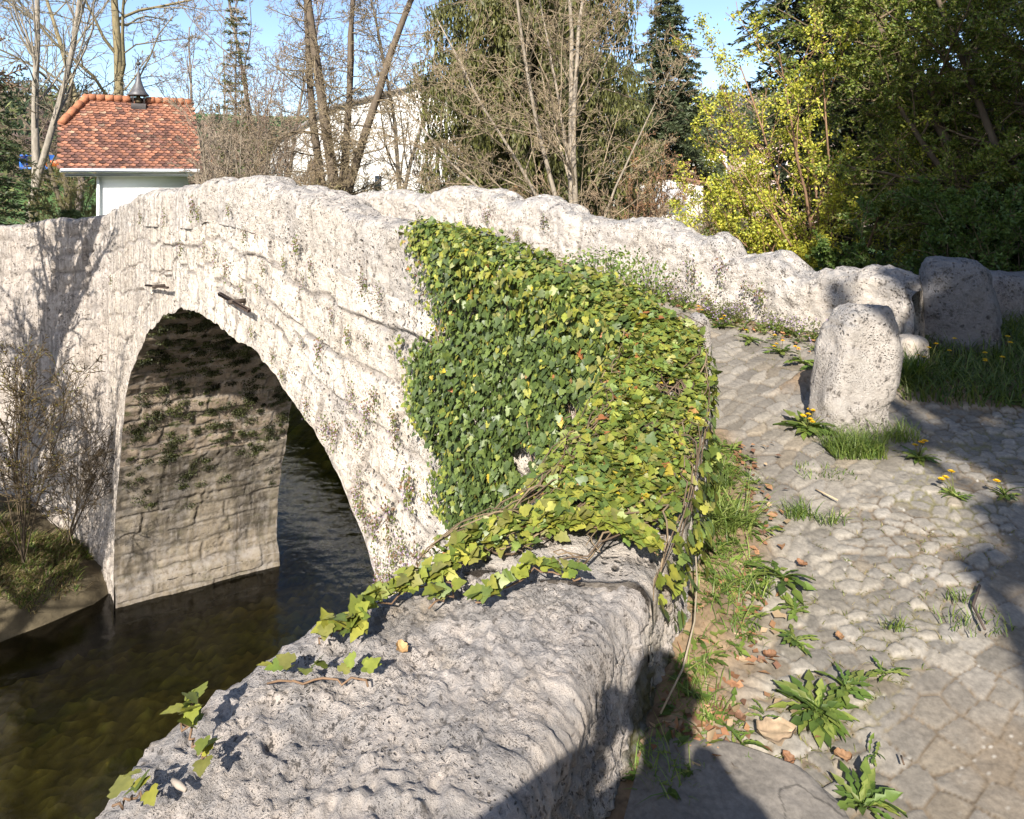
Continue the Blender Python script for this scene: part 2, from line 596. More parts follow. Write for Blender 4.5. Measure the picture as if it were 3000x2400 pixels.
def rock_wall(name, mat, parent, outer, inner, top, zbo, zbi, ds=0.03, nout=30, ntop=14, nin=16, rad=0.10,
              amp=(0.05, 0.02, 0.006), freq=(1.6, 6.0, 24.0), seed=1, joint_u=0.9, joint_v=0.0, jdepth=0.03,
              base=(0.60, 0.555, 0.50), caps=True, grow=2.2, streak_s=None, pits=1.0, step=0.0, ridged=0.0, stains=False):
    """A wall with a rounded top. outer/inner: key points in plan, top/zbo/zbi: heights at the keys."""
    ro, ri, zt, zo, zi, u = resample([outer, inner, top, zbo, zbi], ds)
    n = len(u)
    zt, zo, zi = zt[:, 0], zo[:, 0], zi[:, 0]
    T = np.linalg.norm(ri - ro, axis=1)
    if step:
        q = u / 0.62 + 0.3 * np.sin(u * 2.1)
        q0 = np.floor(q)
        hs = lambda k: hash3(k.astype(int), np.zeros(n, int), np.zeros(n, int), seed + 77)
        zt = zt + step * ((hs(q0) - 0.5) * (1 - sm(0.82, 1.0, q - q0)) + (hs(q0 + 1) - 0.5) * sm(0.82, 1.0, q - q0))
    G = []
    g = np.linspace(1, 0, nout) ** grow
    for a in g:
        G.append((np.zeros(n), (zt - rad) + (zo - zt + rad) * a))
    for a in np.linspace(0, 90, 6)[1:]:
        G.append((rad - rad * math.cos(R(a)) + 0 * zt, zt - rad + rad * math.sin(R(a))))
    for a in np.linspace(0, 1, ntop + 2)[1:-1]:
        G.append((rad + (T - 2 * rad) * a, zt + 0 * T))
    for a in np.linspace(90, 0, 6):
        G.append((T - rad + rad * math.cos(R(a)), zt - rad + rad * math.sin(R(a))))
    for a in np.linspace(0, 1, nin)[1:]:
        G.append((T, (zt - rad) + (zi - zt + rad) * a))
    v = np.stack([q[0] for q in G], 1)
    z = np.stack([q[1] for q in G], 1)
    w = (ri - ro) / T[:, None]
    X = np.zeros(v.shape + (3,))
    X[..., :2] = ro[:, None] + w[:, None] * v[..., None]
    X[..., 2] = z
    Nn = grid_normals(X)
    cdir = (ri + ro)[:, None] / 2 - X[..., :2]
    flip = (Nn[..., :2] * cdir).sum(-1)[:, 3].mean() > 0
    if flip:
        Nn = -Nn
    P = X.reshape(-1, 3)
    d = np.zeros(len(P))
    for k, (a, f) in enumerate(zip(amp, freq)):
        d += a * fbm(P * f, 4, seed + 31 * k)
    if ridged:
        d += ridged * (0.5 - np.abs(fbm(P * 9, 5, seed + 51)) * 2.2) + ridged * 0.6 * (0.5 - np.abs(fbm(P * 19, 3, seed + 52)) * 2.2)
    # pits of the stone
    pit = np.clip(fbm(P * 13, 3, seed + 5) - 0.25, 0, 1)
    d -= pit * amp[1] * 1.6 * pits
    C = np.ones((len(P), 3)) * np.array(base)
    if stains:
        so = sm(0.12, 0.40, fbm(P * 3.5, 4, seed + 61))[:, None]
        C = C * (1 - 0.55 * so) + np.array([0.30, 0.245, 0.165]) * 0.55 * so
        mo = (sm(0.05, 0.40, fbm(P * 5.0, 4, seed + 62)) * sm(0.42, 0.10, P[:, 2]) * (v.ravel() > 0.3))[:, None]
        C = C * (1 - mo) + np.array([0.085, 0.080, 0.030]) * mo
        gr = sm(0.0, 0.4, fbm(P * 1.4, 4, seed + 63))[:, None]
        C = C * (1 - 0.35 * gr)
    U = np.broadcast_to(u[:, None], v.shape).ravel() + 0.10 * fbm(P * 2.2, 3, seed + 9)
    side = np.where(v.ravel() < T.mean() / 2, 0, 1)
    if joint_u:
        c = U / joint_u + 0.45 * side
        cc = np.floor(c)
        jd = np.minimum(c - cc, 1 - (c - cc)) * joint_u
        hid = hash3(cc.astype(int), side.astype(int), np.zeros(len(cc), int), seed)
        if joint_v:
            q = (np.broadcast_to(zt[:, None], v.shape).ravel() - P[:, 2]) / joint_v + 0.12 * fbm(P * 1.5, 2, seed + 3)
            qq = np.floor(q)
            jd = np.minimum(jd, np.minimum(q - qq, 1 - (q - qq)) * joint_v + 0.0)
        gate = sm(-0.35, 0.2, fbm(P * 1.3, 2, seed + 4))
        j = (1 - sm(0.0, 0.035, jd)) * gate
        d -= j * jdepth
        d += (hid - 0.5) * amp[0] * 0.7
        C *= (1 + (hid - 0.5)[:, None] * 0.10)
        C = C * (1 - 0.45 * j[:, None])
    if streak_s is not None:
        C = np.concatenate([C, (0.15 + 0.85 * sm(streak_s[0], streak_s[1], P[:, 0] * DV[0] + P[:, 1] * DV[1] + 1.2 * fbm(P * 0.6, 3, 77)))[:, None]], 1)
    Xd = (P + Nn.reshape(-1, 3) * d[:, None]).reshape(X.shape)
    V = Xd.reshape(-1, 3)
    F = [grid_faces(n, v.shape[1])]
    if flip:
        F[0] = F[0][:, ::-1]
    if caps:
        m = v.shape[1]
        for i, rev in ((0, False), (n - 1, True)):
            cen = len(V)
            V = np.concatenate([V, Xd[i].mean(0, keepdims=True)])
            C = np.concatenate([C, C[:1]])
            k = i * m + np.arange(m - 1)
            t = np.stack([k, k + 1, np.full(m - 1, cen)], -1)
            F.append(t if rev else t[:, ::-1])
    return mk(name, V, F, mat, parent, C, True)


# ================================================================ ground, path, river, hills
wall_line = np.concatenate([(RE + PE) / 2, BR([2.6, 2.9], [3.12, 3.12])[:, :2]])


def right_of_wall(x, y, off=0.0):
    """True where a point lies on the path side of the riverside wall (and of the bridge mouth)."""
    wx = np.interp(y, wall_line[:, 1], wall_line[:, 0]) + off
    return x > wx


# --- cobbled path: every stone is relief in one mesh
ys = [0.55]
while ys[-1] < 12.5:
    ys.append(ys[-1] + max(0.0075, 0.0036 * ys[-1]))
ys = np.array(ys)
xs = np.arange(-2.6, 6.2, 0.0105)
GX, GY = np.meshgrid(xs, ys, indexing='ij')
gs, gn = SN(GX, GY)
keep = ((GY < 4.2) & right_of_wall(GX, GY, -0.05) & (gs < 2.9)) | ((gs >= 2.4) & (gn > 3.15) & (gn < 5.8) & (gs < 12.5)) | ((gs < 2.6) & (GX > 0.95) & (gn < 6.4) & right_of_wall(GX, GY, -0.05))
keep &= GX < 1.3 + 0.9 * GY
fx, fy = GX.ravel(), GY.ravel()
kf = keep.ravel()
px_, py_ = fx[kf], fy[kf]
P3 = np.stack([px_, py_, np.zeros_like(px_)], -1)
z = ground_z(px_, py_)
wa = fbm(P3 * 3.0, 3, 3) * 0.045
wb = fbm(P3 * 3.0 + 50, 3, 4) * 0.045
ss, nn = SN(px_, py_)
# round river cobbles laid roughly across the slope
a1, b1, i1 = worley2((px_ * 0.96 + py_ * 0.28 + wa) / 0.084, (py_ * 0.96 - px_ * 0.28 + wb) / 0.064, 0.90, 21)
e1 = b1 - a1
# flatter setts in rows on the bridge
a2, b2, i2 = worley2((nn + wa * 0.8) / 0.175, (ss + wb * 0.8) / 0.085, 0.60, 22)
e2 = b2 - a2
# sanded rectangular setts, lower right
a3, b3, i3 = worley2((px_ * 0.86 + py_ * 0.5 + wa * 0.4) / 0.135, (py_ * 0.86 - px_ * 0.5 + wb * 0.4) / 0.088, 0.42, 23)
e3 = b3 - a3
m_deck = sm(-0.15, 0.35, (ss - 1.3) + 0.25 * fbm(P3 * 1.2, 2, 8) - 0.55 * np.clip(nn - 3.9, 0, 3))
m_pave = sm(-0.03, 0.10, (px_ - 1.02) * 0.645 - (py_ - 2.02) * 0.76 + 0.10 * fbm(P3 * 2.0, 2, 9) + 0.02)
big = fbm(P3 * 0.9, 3, 12)
h1 = sm(0.0, 0.30, e1) ** 0.45 * 0.015 * (0.55 + 0.75 * i1)
h2 = sm(0.0, 0.16, e2) ** 0.6 * 0.019 * (0.6 + 0.6 * i2)
h3 = sm(0.0, 0.12, e3) * 0.009 * (0.75 + 0.3 * i3)
h = (h1 * (1 - m_deck) + h2 * m_deck) * (1 - m_pave) + h3 * m_pave
ecov = (e1 * (1 - m_deck) + e2 * 1.5 * m_deck) * (1 - m_pave) + e3 * 2.2 * m_pave
idn = np.where(m_pave > 0.5, i3, np.where(m_deck > 0.5, i2, i1))
fine = fbm(P3 * 26, 4, 14)
silt = sm(-0.15, 0.35, big + 0.25 * fine)                      # trodden-in sand
silt_h = (0.0026 + 0.0042 * silt) * (1 - 0.55 * m_deck) + 0.003 * fine
silt_h = silt_h * (1 - m_pave) + (0.0028 + 0.0052 * sm(-0.2, 0.3, fbm(P3 * 2.1, 4, 15))) * m_pave
sandy = sm(-0.004, 0.003, silt_h - h)
zz = z + np.maximum(h, silt_h) + 0.0035 * fine + 0.012 * big + 0.0012 * fbm(P3 * 90, 2, 16)
hue = hash3((idn * 9999).astype(int), (idn * 7777).astype(int), np.zeros(len(idn), int), 5)
stone_c = (0.135 + 0.125 * idn)[:, None] * np.array([1.0, 0.915, 0.79]) * (1 - 0.05 * hue[:, None] * np.array([0, 0.6, 1.8]))
stone_c = np.where((hue > 0.93)[:, None], stone_c * np.array([1.05, 1.0, 0.93]), stone_c)
stone_c *= (1 + 0.22 * fine)[:, None]
sand_c = np.array([0.185, 0.142, 0.095]) * (1 + 0.30 * fbm(P3 * 14, 4, 17))[:, None]
sand_c = np.where((hash3((px_ * 160).astype(int), (py_ * 160).astype(int), np.zeros(len(px_), int), 3) > 0.975)[:, None], np.array([0.52, 0.49, 0.43]), sand_c)
jnt = (1 - sm(0.03, 0.13, ecov)) * (0.4 + 0.6 * sm(-0.3, 0.3, fbm(P3 * 2.2, 3, 28)))
pcol = stone_c * (1 - sandy[:, None]) + sand_c * sandy[:, None]
dust = (0.45 * sm(-0.3, 0.4, big) * m_pave + 0.15 * m_deck)[:, None]
pcol = pcol * (1 - dust) + dust * np.array([0.155, 0.124, 0.092])
pcol = pcol * (1 - 0.75 * jnt[:, None]) + 0.75 * jnt[:, None] * np.array([0.080, 0.058, 0.036])
grn = sm(0.12, 0.4, fbm(P3 * 2.4, 3, 18)) * (1 - m_pave) * sandy * 0.6
pcol = pcol * (1 - grn[:, None]) + grn[:, None] * np.array([0.16, 0.16, 0.07])
# leaf mould and soil beside the walls and under the grass on the right
wx = np.interp(py_, PE[:, 1], PE[:, 0])
soil = np.maximum((1 - sm(0.10, 0.34, px_ - wx + 0.10 * fbm(P3 * 4, 3, 19))) * (py_ < 4.1),
                  sm(0.0, 0.3, (px_ - 2.6) * 0.35 + (py_ - 4.25) * 0.94 + 0.12 * fbm(P3 * 3, 3, 20)) * (ss < 2.4))
soil = np.maximum(soil, (1 - sm(0.05, 0.35, 5.62 - nn + 0.12 * fbm(P3 * 3, 3, 24))) * (ss > 2.2))
soil_c = np.array([0.20, 0.14, 0.085]) * (1 + 0.5 * fbm(P3 * 18, 4, 25))[:, None]
pcol = pcol * (1 - soil[:, None]) + soil_c * soil[:, None]
zz = zz + soil * 0.03
idx = -np.ones(len(fx), int)
idx[kf] = np.arange(kf.sum())
gf = grid_faces(len(xs), len(ys))
gf = idx[gf]
gf = gf[(gf >= 0).all(1)]
path = mk("path", np.stack([px_, py_, zz], -1), gf, M['cobble'], None, np.clip(pcol, 0.02, 0.9), True)
tag(path, kind="structure")

jsel = np.where((ecov < 0.10) & (m_pave < 0.6) & (soil < 0.5) & (fbm(P3 * 1.5, 3, 29) > 0.02) & (py_ < 6.0))[0]
jsel = jsel[np.random.default_rng(5).permutation(len(jsel))[:5200]]
JOINTS = np.stack([px_, py_, zz], -1)[jsel]


def path_z(x, y):
    return float(ground_z(x, y)) + 0.018


# --- ground: banks on both sides, reaching to the hills
def axis(a, b, fine_a, fine_b, step, grow=1.12):
    v = list(np.arange(fine_a, fine_b, step))
    s = step
    while v[-1] < b:
        s *= grow
        v.append(v[-1] + s)
    s = step
    while v[0] > a:
        s *= grow
        v.insert(0, v[0] - s)
    return np.array(v)


gxs = axis(-420, 420, -16, 10, 0.2)
gys = axis(-60, 480, -4, 32, 0.2)
X, Y = np.meshgrid(gxs, gys, indexing='ij')
S_, N_ = SN(X, Y)
Pg = np.stack([X.ravel(), Y.ravel(), 0 * X.ravel()], -1)
Zn = ground_z(X, Y) - 0.07 + 0.02 * fbm(Pg * 1.5, 3, 40).reshape(X.shape)
Zn = np.where(N_ > 6.1, -0.45 - 0.08 * np.clip(N_ - 6, 0, 10), Zn)


def bank_edge(x, y):
    """Distance inland from the waterline of the low bank at the far pier."""
    x, y = np.asarray(x, float), np.asarray(y, float)
    q = np.stack([x.ravel(), y.ravel(), 0 * x.ravel()], -1)
    return -x - 9.0 - 0.85 * np.clip(14.8 - y, 0, 1.6) - 0.30 * np.clip(13.2 - y, 0, 30) + 0.22 * fbm(q * 0.9, 3, 46).reshape(x.shape)


def low_z(x, y):
    x, y = np.asarray(x, float), np.asarray(y, float)
    e = bank_edge(x, y)
    q = np.stack([x.ravel(), y.ravel(), 0 * x.ravel()], -1)
    rough = (0.20 * fbm(q * 1.3, 3, 41) + 0.10 * fbm(q * 4.1, 3, 44)).reshape(x.shape)
    return WATER - 0.7 + (1.30 + 1.1 * sm(0.0, 2.6, e) + rough) * sm(-0.35, 0.35, e)


Zlow = low_z(X, Y)
behind = (S_ > 17.0) & ((N_ > 3.1) | (Y > 15.9 - 0.25 * (X + 9.0)))
behind &= ~((X > -5.7 - 0.42 * (Y - 16.6)) & (Y > 16.2) & (N_ < 14) & (Y < 40))
Zfar = -1.0 - 0.012 * np.clip(Y - 20, 0, 40) + 0.05 * fbm(Pg * 0.5, 3, 42).reshape(X.shape)
hill = np.clip(np.hypot(X, Y) - 75, 0, None)
Zfar = Zfar + 0.10 * hill * sm(0, 60, hill)
near = np.where(Y < 4.2, right_of_wall(X, Y, 0.0), True) & (S_ < 2.75 + 3.5 * sm(6.6, 8.0, N_)) & ~((Y < -0.5) & (X < -1.2))
lowb = (~behind) & (bank_edge(X, Y) > -0.4) & (Y < 16.6) & (X < -8.0)
Z = np.where(near, Zn, np.where(behind, Zfar, np.where(lowb, Zlow, WATER - 2.0)))
Z = np.where((S_ > 2.6) & (S_ < 17.0) & (N_ > 14), Zfar, Z)
kind_ = np.where(near, 0, np.where(behind, 1, np.where(lowb, 2, 3)))
kind_ = np.where((S_ > 2.6) & (S_ < 17.0) & (N_ > 14), 1, kind_)
Vg = np.stack([X, Y, Z], -1).reshape(-1, 3)
gc = np.zeros((len(Vg), 3))
k0 = kind_.ravel()
nz = fbm(Vg * 0.8, 4, 43)[:, None]
gc[:] = np.array([0.10, 0.085, 0.045]) * (1 + 0.4 * nz)
gc[k0 == 1] = (np.array([0.075, 0.135, 0.035]) * (1 + 0.35 * nz))[k0 == 1]
gc[k0 == 2] = (np.array([0.075, 0.060, 0.036]) * (1 + 0.9 * fbm(Vg * 3.0, 4, 45)[:, None]))[k0 == 2]
F = grid_faces(len(gxs), len(gys))
fk = k0[F]
F = F[(fk != 3).any(1) & ((fk == fk[:, :1]).all(1) | (fk == 2).any(1))]
ground = tag(mk("ground", Vg, F, M['ground'], None, gc, True), kind="structure")

# --- river bed and water
bx = axis(-70, 90, -14, 8, 0.10, 1.15)
by = axis(-30, 130, 2, 22, 0.10, 1.15)
X, Y = np.meshgrid(bx, by, indexing='ij')
Pb = np.stack([X.ravel(), Y.ravel(), 0 * X.ravel()], -1)
a, b, i_ = worley2(X.ravel() / 0.22 + 0.8 * fbm(Pb * 1.4, 3, 50), Y.ravel() / 0.22 + 0.8 * fbm(Pb * 1.4 + 9, 3, 50), 1.0, 51)
a2_, b2_, i2_ = worley2(X.ravel() / 0.13, Y.ravel() / 0.13, 1.0, 52)
lump = fbm(Pb * 0.35, 3, 53)
Zb = WATER - 0.75 + 0.16 * sm(0, 0.6, b - a) * i_ + 0.05 * sm(0, .5, b2_ - a2_) + 0.22 * lump
bc = (0.5 + 0.9 * i_ * sm(0, 0.4, b - a))[:, None] * np.array([0.55, 0.44, 0.13]) * (0.75 + 0.5 * i2_)[:, None] * (1 + 0.9 * lump)[:, None]
bc = bc * np.where((sm(-0.1, 0.3, fbm(Pb * 0.8, 3, 54)) > 0.5)[:, None], np.array([0.7, 0.8, 0.6]), 1.0)
bed = tag(mk("riverbed", np.stack([X.ravel(), Y.ravel(), Zb], -1), grid_faces(len(bx), len(by)), M['ground'], None, np.clip(bc, 0.008, 1), True), kind="structure")
water = tag(mk("water", [(-70, -30, WATER), (90, -30, WATER), (90, 130, WATER), (-70, 130, WATER)], np.array([(0, 1, 2, 3)]), M['water'], None, (0.1, 0.1, 0.08)), kind="structure")

# --- far wooded hills
th = np.radians(np.linspace(-62, 62, 160))
rr = np.linspace(95, 420, 40)
TH, RR = np.meshgrid(th, rr, indexing='ij')
ridge = 0.098 + 0.028 * np.sin(TH * 5 + 0.6) + 0.022 * np.sin(TH * 11 + 2)
HZ = -2.0 + (RR - 85) * ridge * 1.25 * sm(80, 260, RR)
Vh = np.stack([np.sin(TH) * RR, np.cos(TH) * RR, HZ], -1).reshape(-1, 3)
Vh[:, 2] += 2.5 * fbm(Vh * 0.03, 3, 60)
hc = np.array([0.085, 0.078, 0.045]) * (1 + 0.5 * fbm(Vh * 0.05, 3, 61))[:, None]
hills = tag(mk("hills", Vh, grid_faces(len(th), len(rr))[:, ::-1], M['ground'], None, hc, True), kind="structure")

# ================================================================ the stone bridge
bridge = thing("stone_bridge", (0, 0, 0), "old humpbacked bridge of whitish pitted limestone with one tall arch over the river", "bridge")

# arch outline in bridge coordinates (s along, height)
AP = np.array([(16.95, -9.9), (16.9, -9.0), (16.83, -7.94), (16.55, -6.9), (16.2, -6.1), (15.97, -5.3), (15.66, -4.55), (15.15, -3.9), (14.49, -3.38), (13.71, -2.86),
               (12.6, -2.36), (11.6, -2.12), (10.53, -2.04), (9.65, -2.05), (8.87, -2.08), (8.2, -2.15), (7.66, -2.23), (7.38, -2.33), (7.01, -2.44), (6.62, -2.56),
               (6.36, -2.68), (6.09, -2.84), (5.82, -3.01), (5.56, -3.2), (5.38, -3.38), (5.22, -3.6), (4.7, -4.3), (4.1, -5.3), (3.7, -6.4), (3.4, -7.6), (3.2, -8.8), (3.1, -9.9)])
AP[:, 1] += EYE
t = np.r_[0, np.cumsum(np.linalg.norm(np.diff(AP, axis=0), axis=1))]
NA = 1000
ta = np.linspace(0, t[-1], NA)
AR = np.stack([np.interp(ta, t, AP[:, 0]), np.interp(ta, t, AP[:, 1])], -1)
for _ in range(10):
    AR[1:-1] = 0.25 * AR[:-2] + 0.5 * AR[1:-1] + 0.25 * AR[2:]
ac = np.array([9.9, EYE - 8.6])
rad_dir = norm(AR - ac)
tp = np.stack([ta, 0 * ta, 0 * ta], -1)
AR = AR + rad_dir * (0.05 * fbm(tp * 1.6, 3, 70) + 0.03 * fbm(tp * 6, 3, 71))[:, None]


def outer_hit(d, left, right, drop):
    """Ray from the arch centre to the frame of the spandrel (left edge, top line, right edge)."""
    best = np.full(len(d), 1e9)
    for s_e in (left, right):
        tt = (s_e - ac[0]) / np.where(np.abs(d[:, 0]) < 1e-6, 1e-6, d[:, 0])
        best = np.where((tt > 0) & (tt < best), tt, best)
    r = best.copy()
    for _ in range(40):
        sh = ac[0] + d[:, 0] * r
        over = ac[1] + d[:, 1] * r - (top_at(np.clip(sh, right, left)) - drop)
        r = np.where(over > 0, r - np.maximum(over, 0.002) * 0.6, r)
    return r


DROP = 0.60


def spandrel(N0, sgn, mat, rows, detail):
    r0 = np.linalg.norm(AR - ac, axis=1)
    dd = norm(AR - ac)
    r1 = outer_hit(dd, 17.55, 2.35, DROP)
    r1 = np.maximum(r1, r0 + 0.02)
    tt = np.linspace(0, 1, rows)
    RRR = r0[:, None] + (r1 - r0)[:, None] * tt[None]
    S2 = ac[0] + dd[:, 0:1] * RRR
    H2 = ac[1] + dd[:, 1:2] * RRR
    G = BR(S2, N0, H2)
    P = G.reshape(-1, 3)
    rho = (RRR - r0[:, None]).ravel()
    s_, h_ = S2.ravel(), H2.ravel()
    ua = np.broadcast_to(ta[:, None], S2.shape).ravel()
    dlt = 0.026 * fbm(P * 0.8, 3, 80) + 0.014 * fbm(P * 4.5, 4, 81) + 0.018 * fbm(P * 14, 4, 82) - 0.05 * np.clip(fbm(P * 9, 3, 89) - 0.2, 0, 1)
    C = np.ones((len(P), 3)) * np.array([0.66, 0.61, 0.54])
    C *= (1 + 0.10 * fbm(P * 0.7, 3, 83))[:, None]
    if detail:
        wv = 0.13 * fbm(P * 1.4, 3, 84)
        depth = top_at(s_) - h_
        ring_w = 0.62 + 0.22 * vnoise(np.stack([np.floor(ua / 0.42), 0 * ua, 0 * ua], -1) * 1.37, 85)
        ring = rho < ring_w
        c = (ua + 0.4 * wv) / 0.42
        cc = np.floor(c)
        j_ring = np.minimum(np.minimum(c - cc, 1 - (c - cc)) * 0.42, np.abs(rho - ring_w))
        id_r = hash3(cc.astype(int), np.zeros(len(cc), int), np.zeros(len(cc), int), 5)
        q = (depth + wv) / 0.46
        qq = np.floor(q)
        ho = hash3(qq.astype(int), np.zeros(len(cc), int), np.zeros(len(cc), int), 6)
        c2 = (s_ + wv * 1.3) / (0.62 + 0.45 * ho) + ho * 7.3
        cc2 = np.floor(c2)
        j_c = np.minimum(np.minimum(q - qq, 1 - (q - qq)) * 0.46, np.minimum(c2 - cc2, 1 - (c2 - cc2)) * (0.62 + 0.45 * ho))
        id_c = hash3(cc2.astype(int), qq.astype(int), np.zeros(len(cc), int), 8)
        jd = np.where(ring, j_ring, np.minimum(j_c, np.abs(rho - ring_w)))
        sid = np.where(ring, id_r, id_c)
        j = 1 - sm(0.004, 0.045, jd)
        gate = sm(-0.25, 0.25, fbm(P * 1.1, 2, 86))
        dlt -= j * (0.012 + 0.020 * gate)
        dlt += (sid - 0.5) * 0.030
        C *= (0.87 + 0.22 * sid)[:, None]
        crack = (1 - sm(0.0, 0.026, jd)) * sm(-0.32, 0.08, fbm(P * 1.6, 3, 87))
        C = C * (1 - 0.80 * crack[:, None])
        mort = (1 - sm(0.016, 0.048, jd)) * (1 - 0.3 * gate)
        C = C * (1 - 0.8 * mort[:, None]) + np.array([0.33, 0.30, 0.27]) * 0.8 * mort[:, None]
        # grey weathering towards the far, river-damp end
        g_ = (sm(10.5, 15.0, s_ + 1.2 * fbm(P * 0.6, 3, 88)) * 0.42)[:, None]
        C = C * (1 - g_) + np.array([0.36, 0.325, 0.29]) * g_
    C = np.concatenate([C, (0.12 + 0.88 * sm(9.0, 12.5, s_ + 1.2 * fbm(P * 0.6, 3, 77)))[:, None]], 1)
    fade = sm(0.0, 0.10, rho) if detail else 0
    Nw = np.array([NV[0], NV[1], 0]) * sgn
    V = P + Nw * (dlt * fade)[:, None] if detail else P
    F = grid_faces(NA, rows)
    if sgn < 0:
        F = F[:, ::-1]
    return mk("spandrel_wall", V, F, mat, bridge, C, True)


spandrel(2.9, -1, M['stone_streak'], 150, True)
spandrel(6.0, 1, M['stone'], 12, False)

# vault and abutment: the arch outline swept through the bridge, slightly on the skew
EV = np.array([0.877, 0.48]) * 3.38
NB = 150
wq = np.linspace(0, 1, NB)
base0 = BR(AR[:, 0], 2.9, AR[:, 1])
G = base0[:, None] + np.concatenate([EV[None, None] * wq[None, :, None] + np.zeros((NA, 1, 1)), np.zeros((NA, NB, 1))], -1)
tang = norm(np.gradient(AR, axis=0))
nrm2 = np.stack([-tang[:, 1], tang[:, 0]], -1)           # in (s,h)
if (nrm2[NA // 2] @ np.array([0, 1])) > 0:
    nrm2 = -nrm2
N3 = BR(nrm2[:, 0], 0.0, nrm2[:, 1])
P = G.reshape(-1, 3)
ua = np.repeat(ta, NB)
vw = np.tile(wq * 3.55, NA)
zz_ = P[:, 2]
low = zz_ < EYE - 6.15
wv = 0.11 * fbm(P * 1.9, 4, 90)
rh = np.where(low, 0.44, 0.33)
q = (np.where(low, zz_, ua) + wv) / rh
qq = np.floor(q)
ho = hash3(qq.astype(int), np.zeros(len(q), int), np.zeros(len(q), int), 91)
bw = np.where(low, 0.8, 0.5) * (0.75 + 0.6 * ho)
c = (vw + wv * 1.2) / bw + 5.1 * ho
cc = np.floor(c)
jd = np.minimum(np.minimum(q - qq, 1 - (q - qq)) * rh, np.minimum(c - cc, 1 - (c - cc)) * bw)
sid = hash3(cc.astype(int), qq.astype(int), np.zeros(len(q), int), 92)
j = 1 - sm(0.006, 0.05, jd)
dl = 0.03 * fbm(P * 1.1, 3, 93) + 0.022 * fbm(P * 4.5, 4, 94) + 0.008 * fbm(P * 16, 3, 95) - 0.024 * j * sm(-0.3, 0.3, fbm(P * 1.4, 2, 98)) + (sid - 0.5) * 0.035 - 0.05 * np.clip(fbm(P * 6, 3, 99) - 0.2, 0, 1)
dl = dl * sm(0, 0.12, vw) + np.where(low, 0.03, 0)
foot = sm(0.0, 0.25, WATER + 0.55 + 0.12 * fbm(P * 1.2, 2, 96) - zz_) * 0.16
dl = dl + foot
V = (P + np.repeat(N3, NB, 0) * dl[:, None])
mrt = (1 - sm(0.012, 0.045, jd))[:, None]
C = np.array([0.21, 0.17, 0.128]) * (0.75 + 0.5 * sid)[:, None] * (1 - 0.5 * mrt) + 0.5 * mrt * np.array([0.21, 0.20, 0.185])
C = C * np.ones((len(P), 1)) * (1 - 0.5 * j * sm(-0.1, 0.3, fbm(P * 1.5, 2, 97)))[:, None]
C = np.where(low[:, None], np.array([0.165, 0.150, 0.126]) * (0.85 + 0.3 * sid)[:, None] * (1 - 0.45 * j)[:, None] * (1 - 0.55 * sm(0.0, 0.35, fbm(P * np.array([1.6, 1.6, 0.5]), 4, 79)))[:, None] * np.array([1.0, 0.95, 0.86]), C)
F = grid_faces(NA, NB)
cenz = V[F].mean(1)[:, 2]
lowf = cenz < EYE - 6.15
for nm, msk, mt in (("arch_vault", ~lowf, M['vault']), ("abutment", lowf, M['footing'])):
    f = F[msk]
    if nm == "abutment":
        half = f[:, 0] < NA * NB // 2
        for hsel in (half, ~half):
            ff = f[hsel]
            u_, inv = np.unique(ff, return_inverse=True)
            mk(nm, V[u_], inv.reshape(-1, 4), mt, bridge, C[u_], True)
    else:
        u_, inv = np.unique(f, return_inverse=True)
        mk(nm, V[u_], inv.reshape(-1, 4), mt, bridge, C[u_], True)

# near parapet along the bridge
ks = np.r_[2.45, BS]
kt = np.r_[0.90, BT]
rock_wall("parapet", M['stone_streak'], bridge, BR(ks, 2.9)[:, :2], BR(ks, 3.36)[:, :2], kt, kt - DROP - 0.03, kt - 0.95,
          ds=0.03, nout=26, ntop=12, nin=8, rad=0.11, amp=(0.05, 0.026, 0.010), freq=(1.4, 4.5, 18), seed=100, joint_u=1.05, step=0.07, ridged=0.010, grow=1.0, base=(0.54, 0.505, 0.46), streak_s=(9.0, 12.5))
# far parapet
FT = [(13.0, 1.17), (11.68, 1.19), (10.9, 1.38), (10.2, 1.46), (9.33, 1.46), (8.69, 1.40), (8.49, 1.51), (7.91, 1.58), (7.39, 1.52), (6.79, 1.42), (6.07, 1.42),
      (5.91, 1.36), (5.53, 1.31), (5.21, 1.29), (4.74, 1.29), (4.37, 1.27), (4.05, 1.17), (3.75, 1.15), (3.62, 1.09), (3.56, 0.96), (3.44, 0.96), (3.12, 1.01), (3.0, 0.93),
      (2.93, 0.84), (2.85, 0.84), (2.74, 0.88), (2.65, 0.93), (2.53, 0.95), (2.4, 1.05), (2.25, 1.06), (2.14, 1.03), (2.02, 0.98), (1.97, 0.9)]
fs, ft = np.array(FT).T
pin = BR(fs, 5.55)
rock_wall("parapet", M['tufa_far'], bridge, BR(fs, 6.0)[:, :2], pin[:, :2], ft, ft - 1.6, ground_z(pin[:, 0], pin[:, 1]) - 0.1,
          ds=0.022, nout=12, ntop=14, nin=40, rad=0.13, amp=(0.060, 0.026, 0.016), freq=(1.5, 4.5, 20), seed=140, joint_u=1.15, step=0.065, ridged=0.012, joint_v=0.0, base=(0.54, 0.505, 0.46))
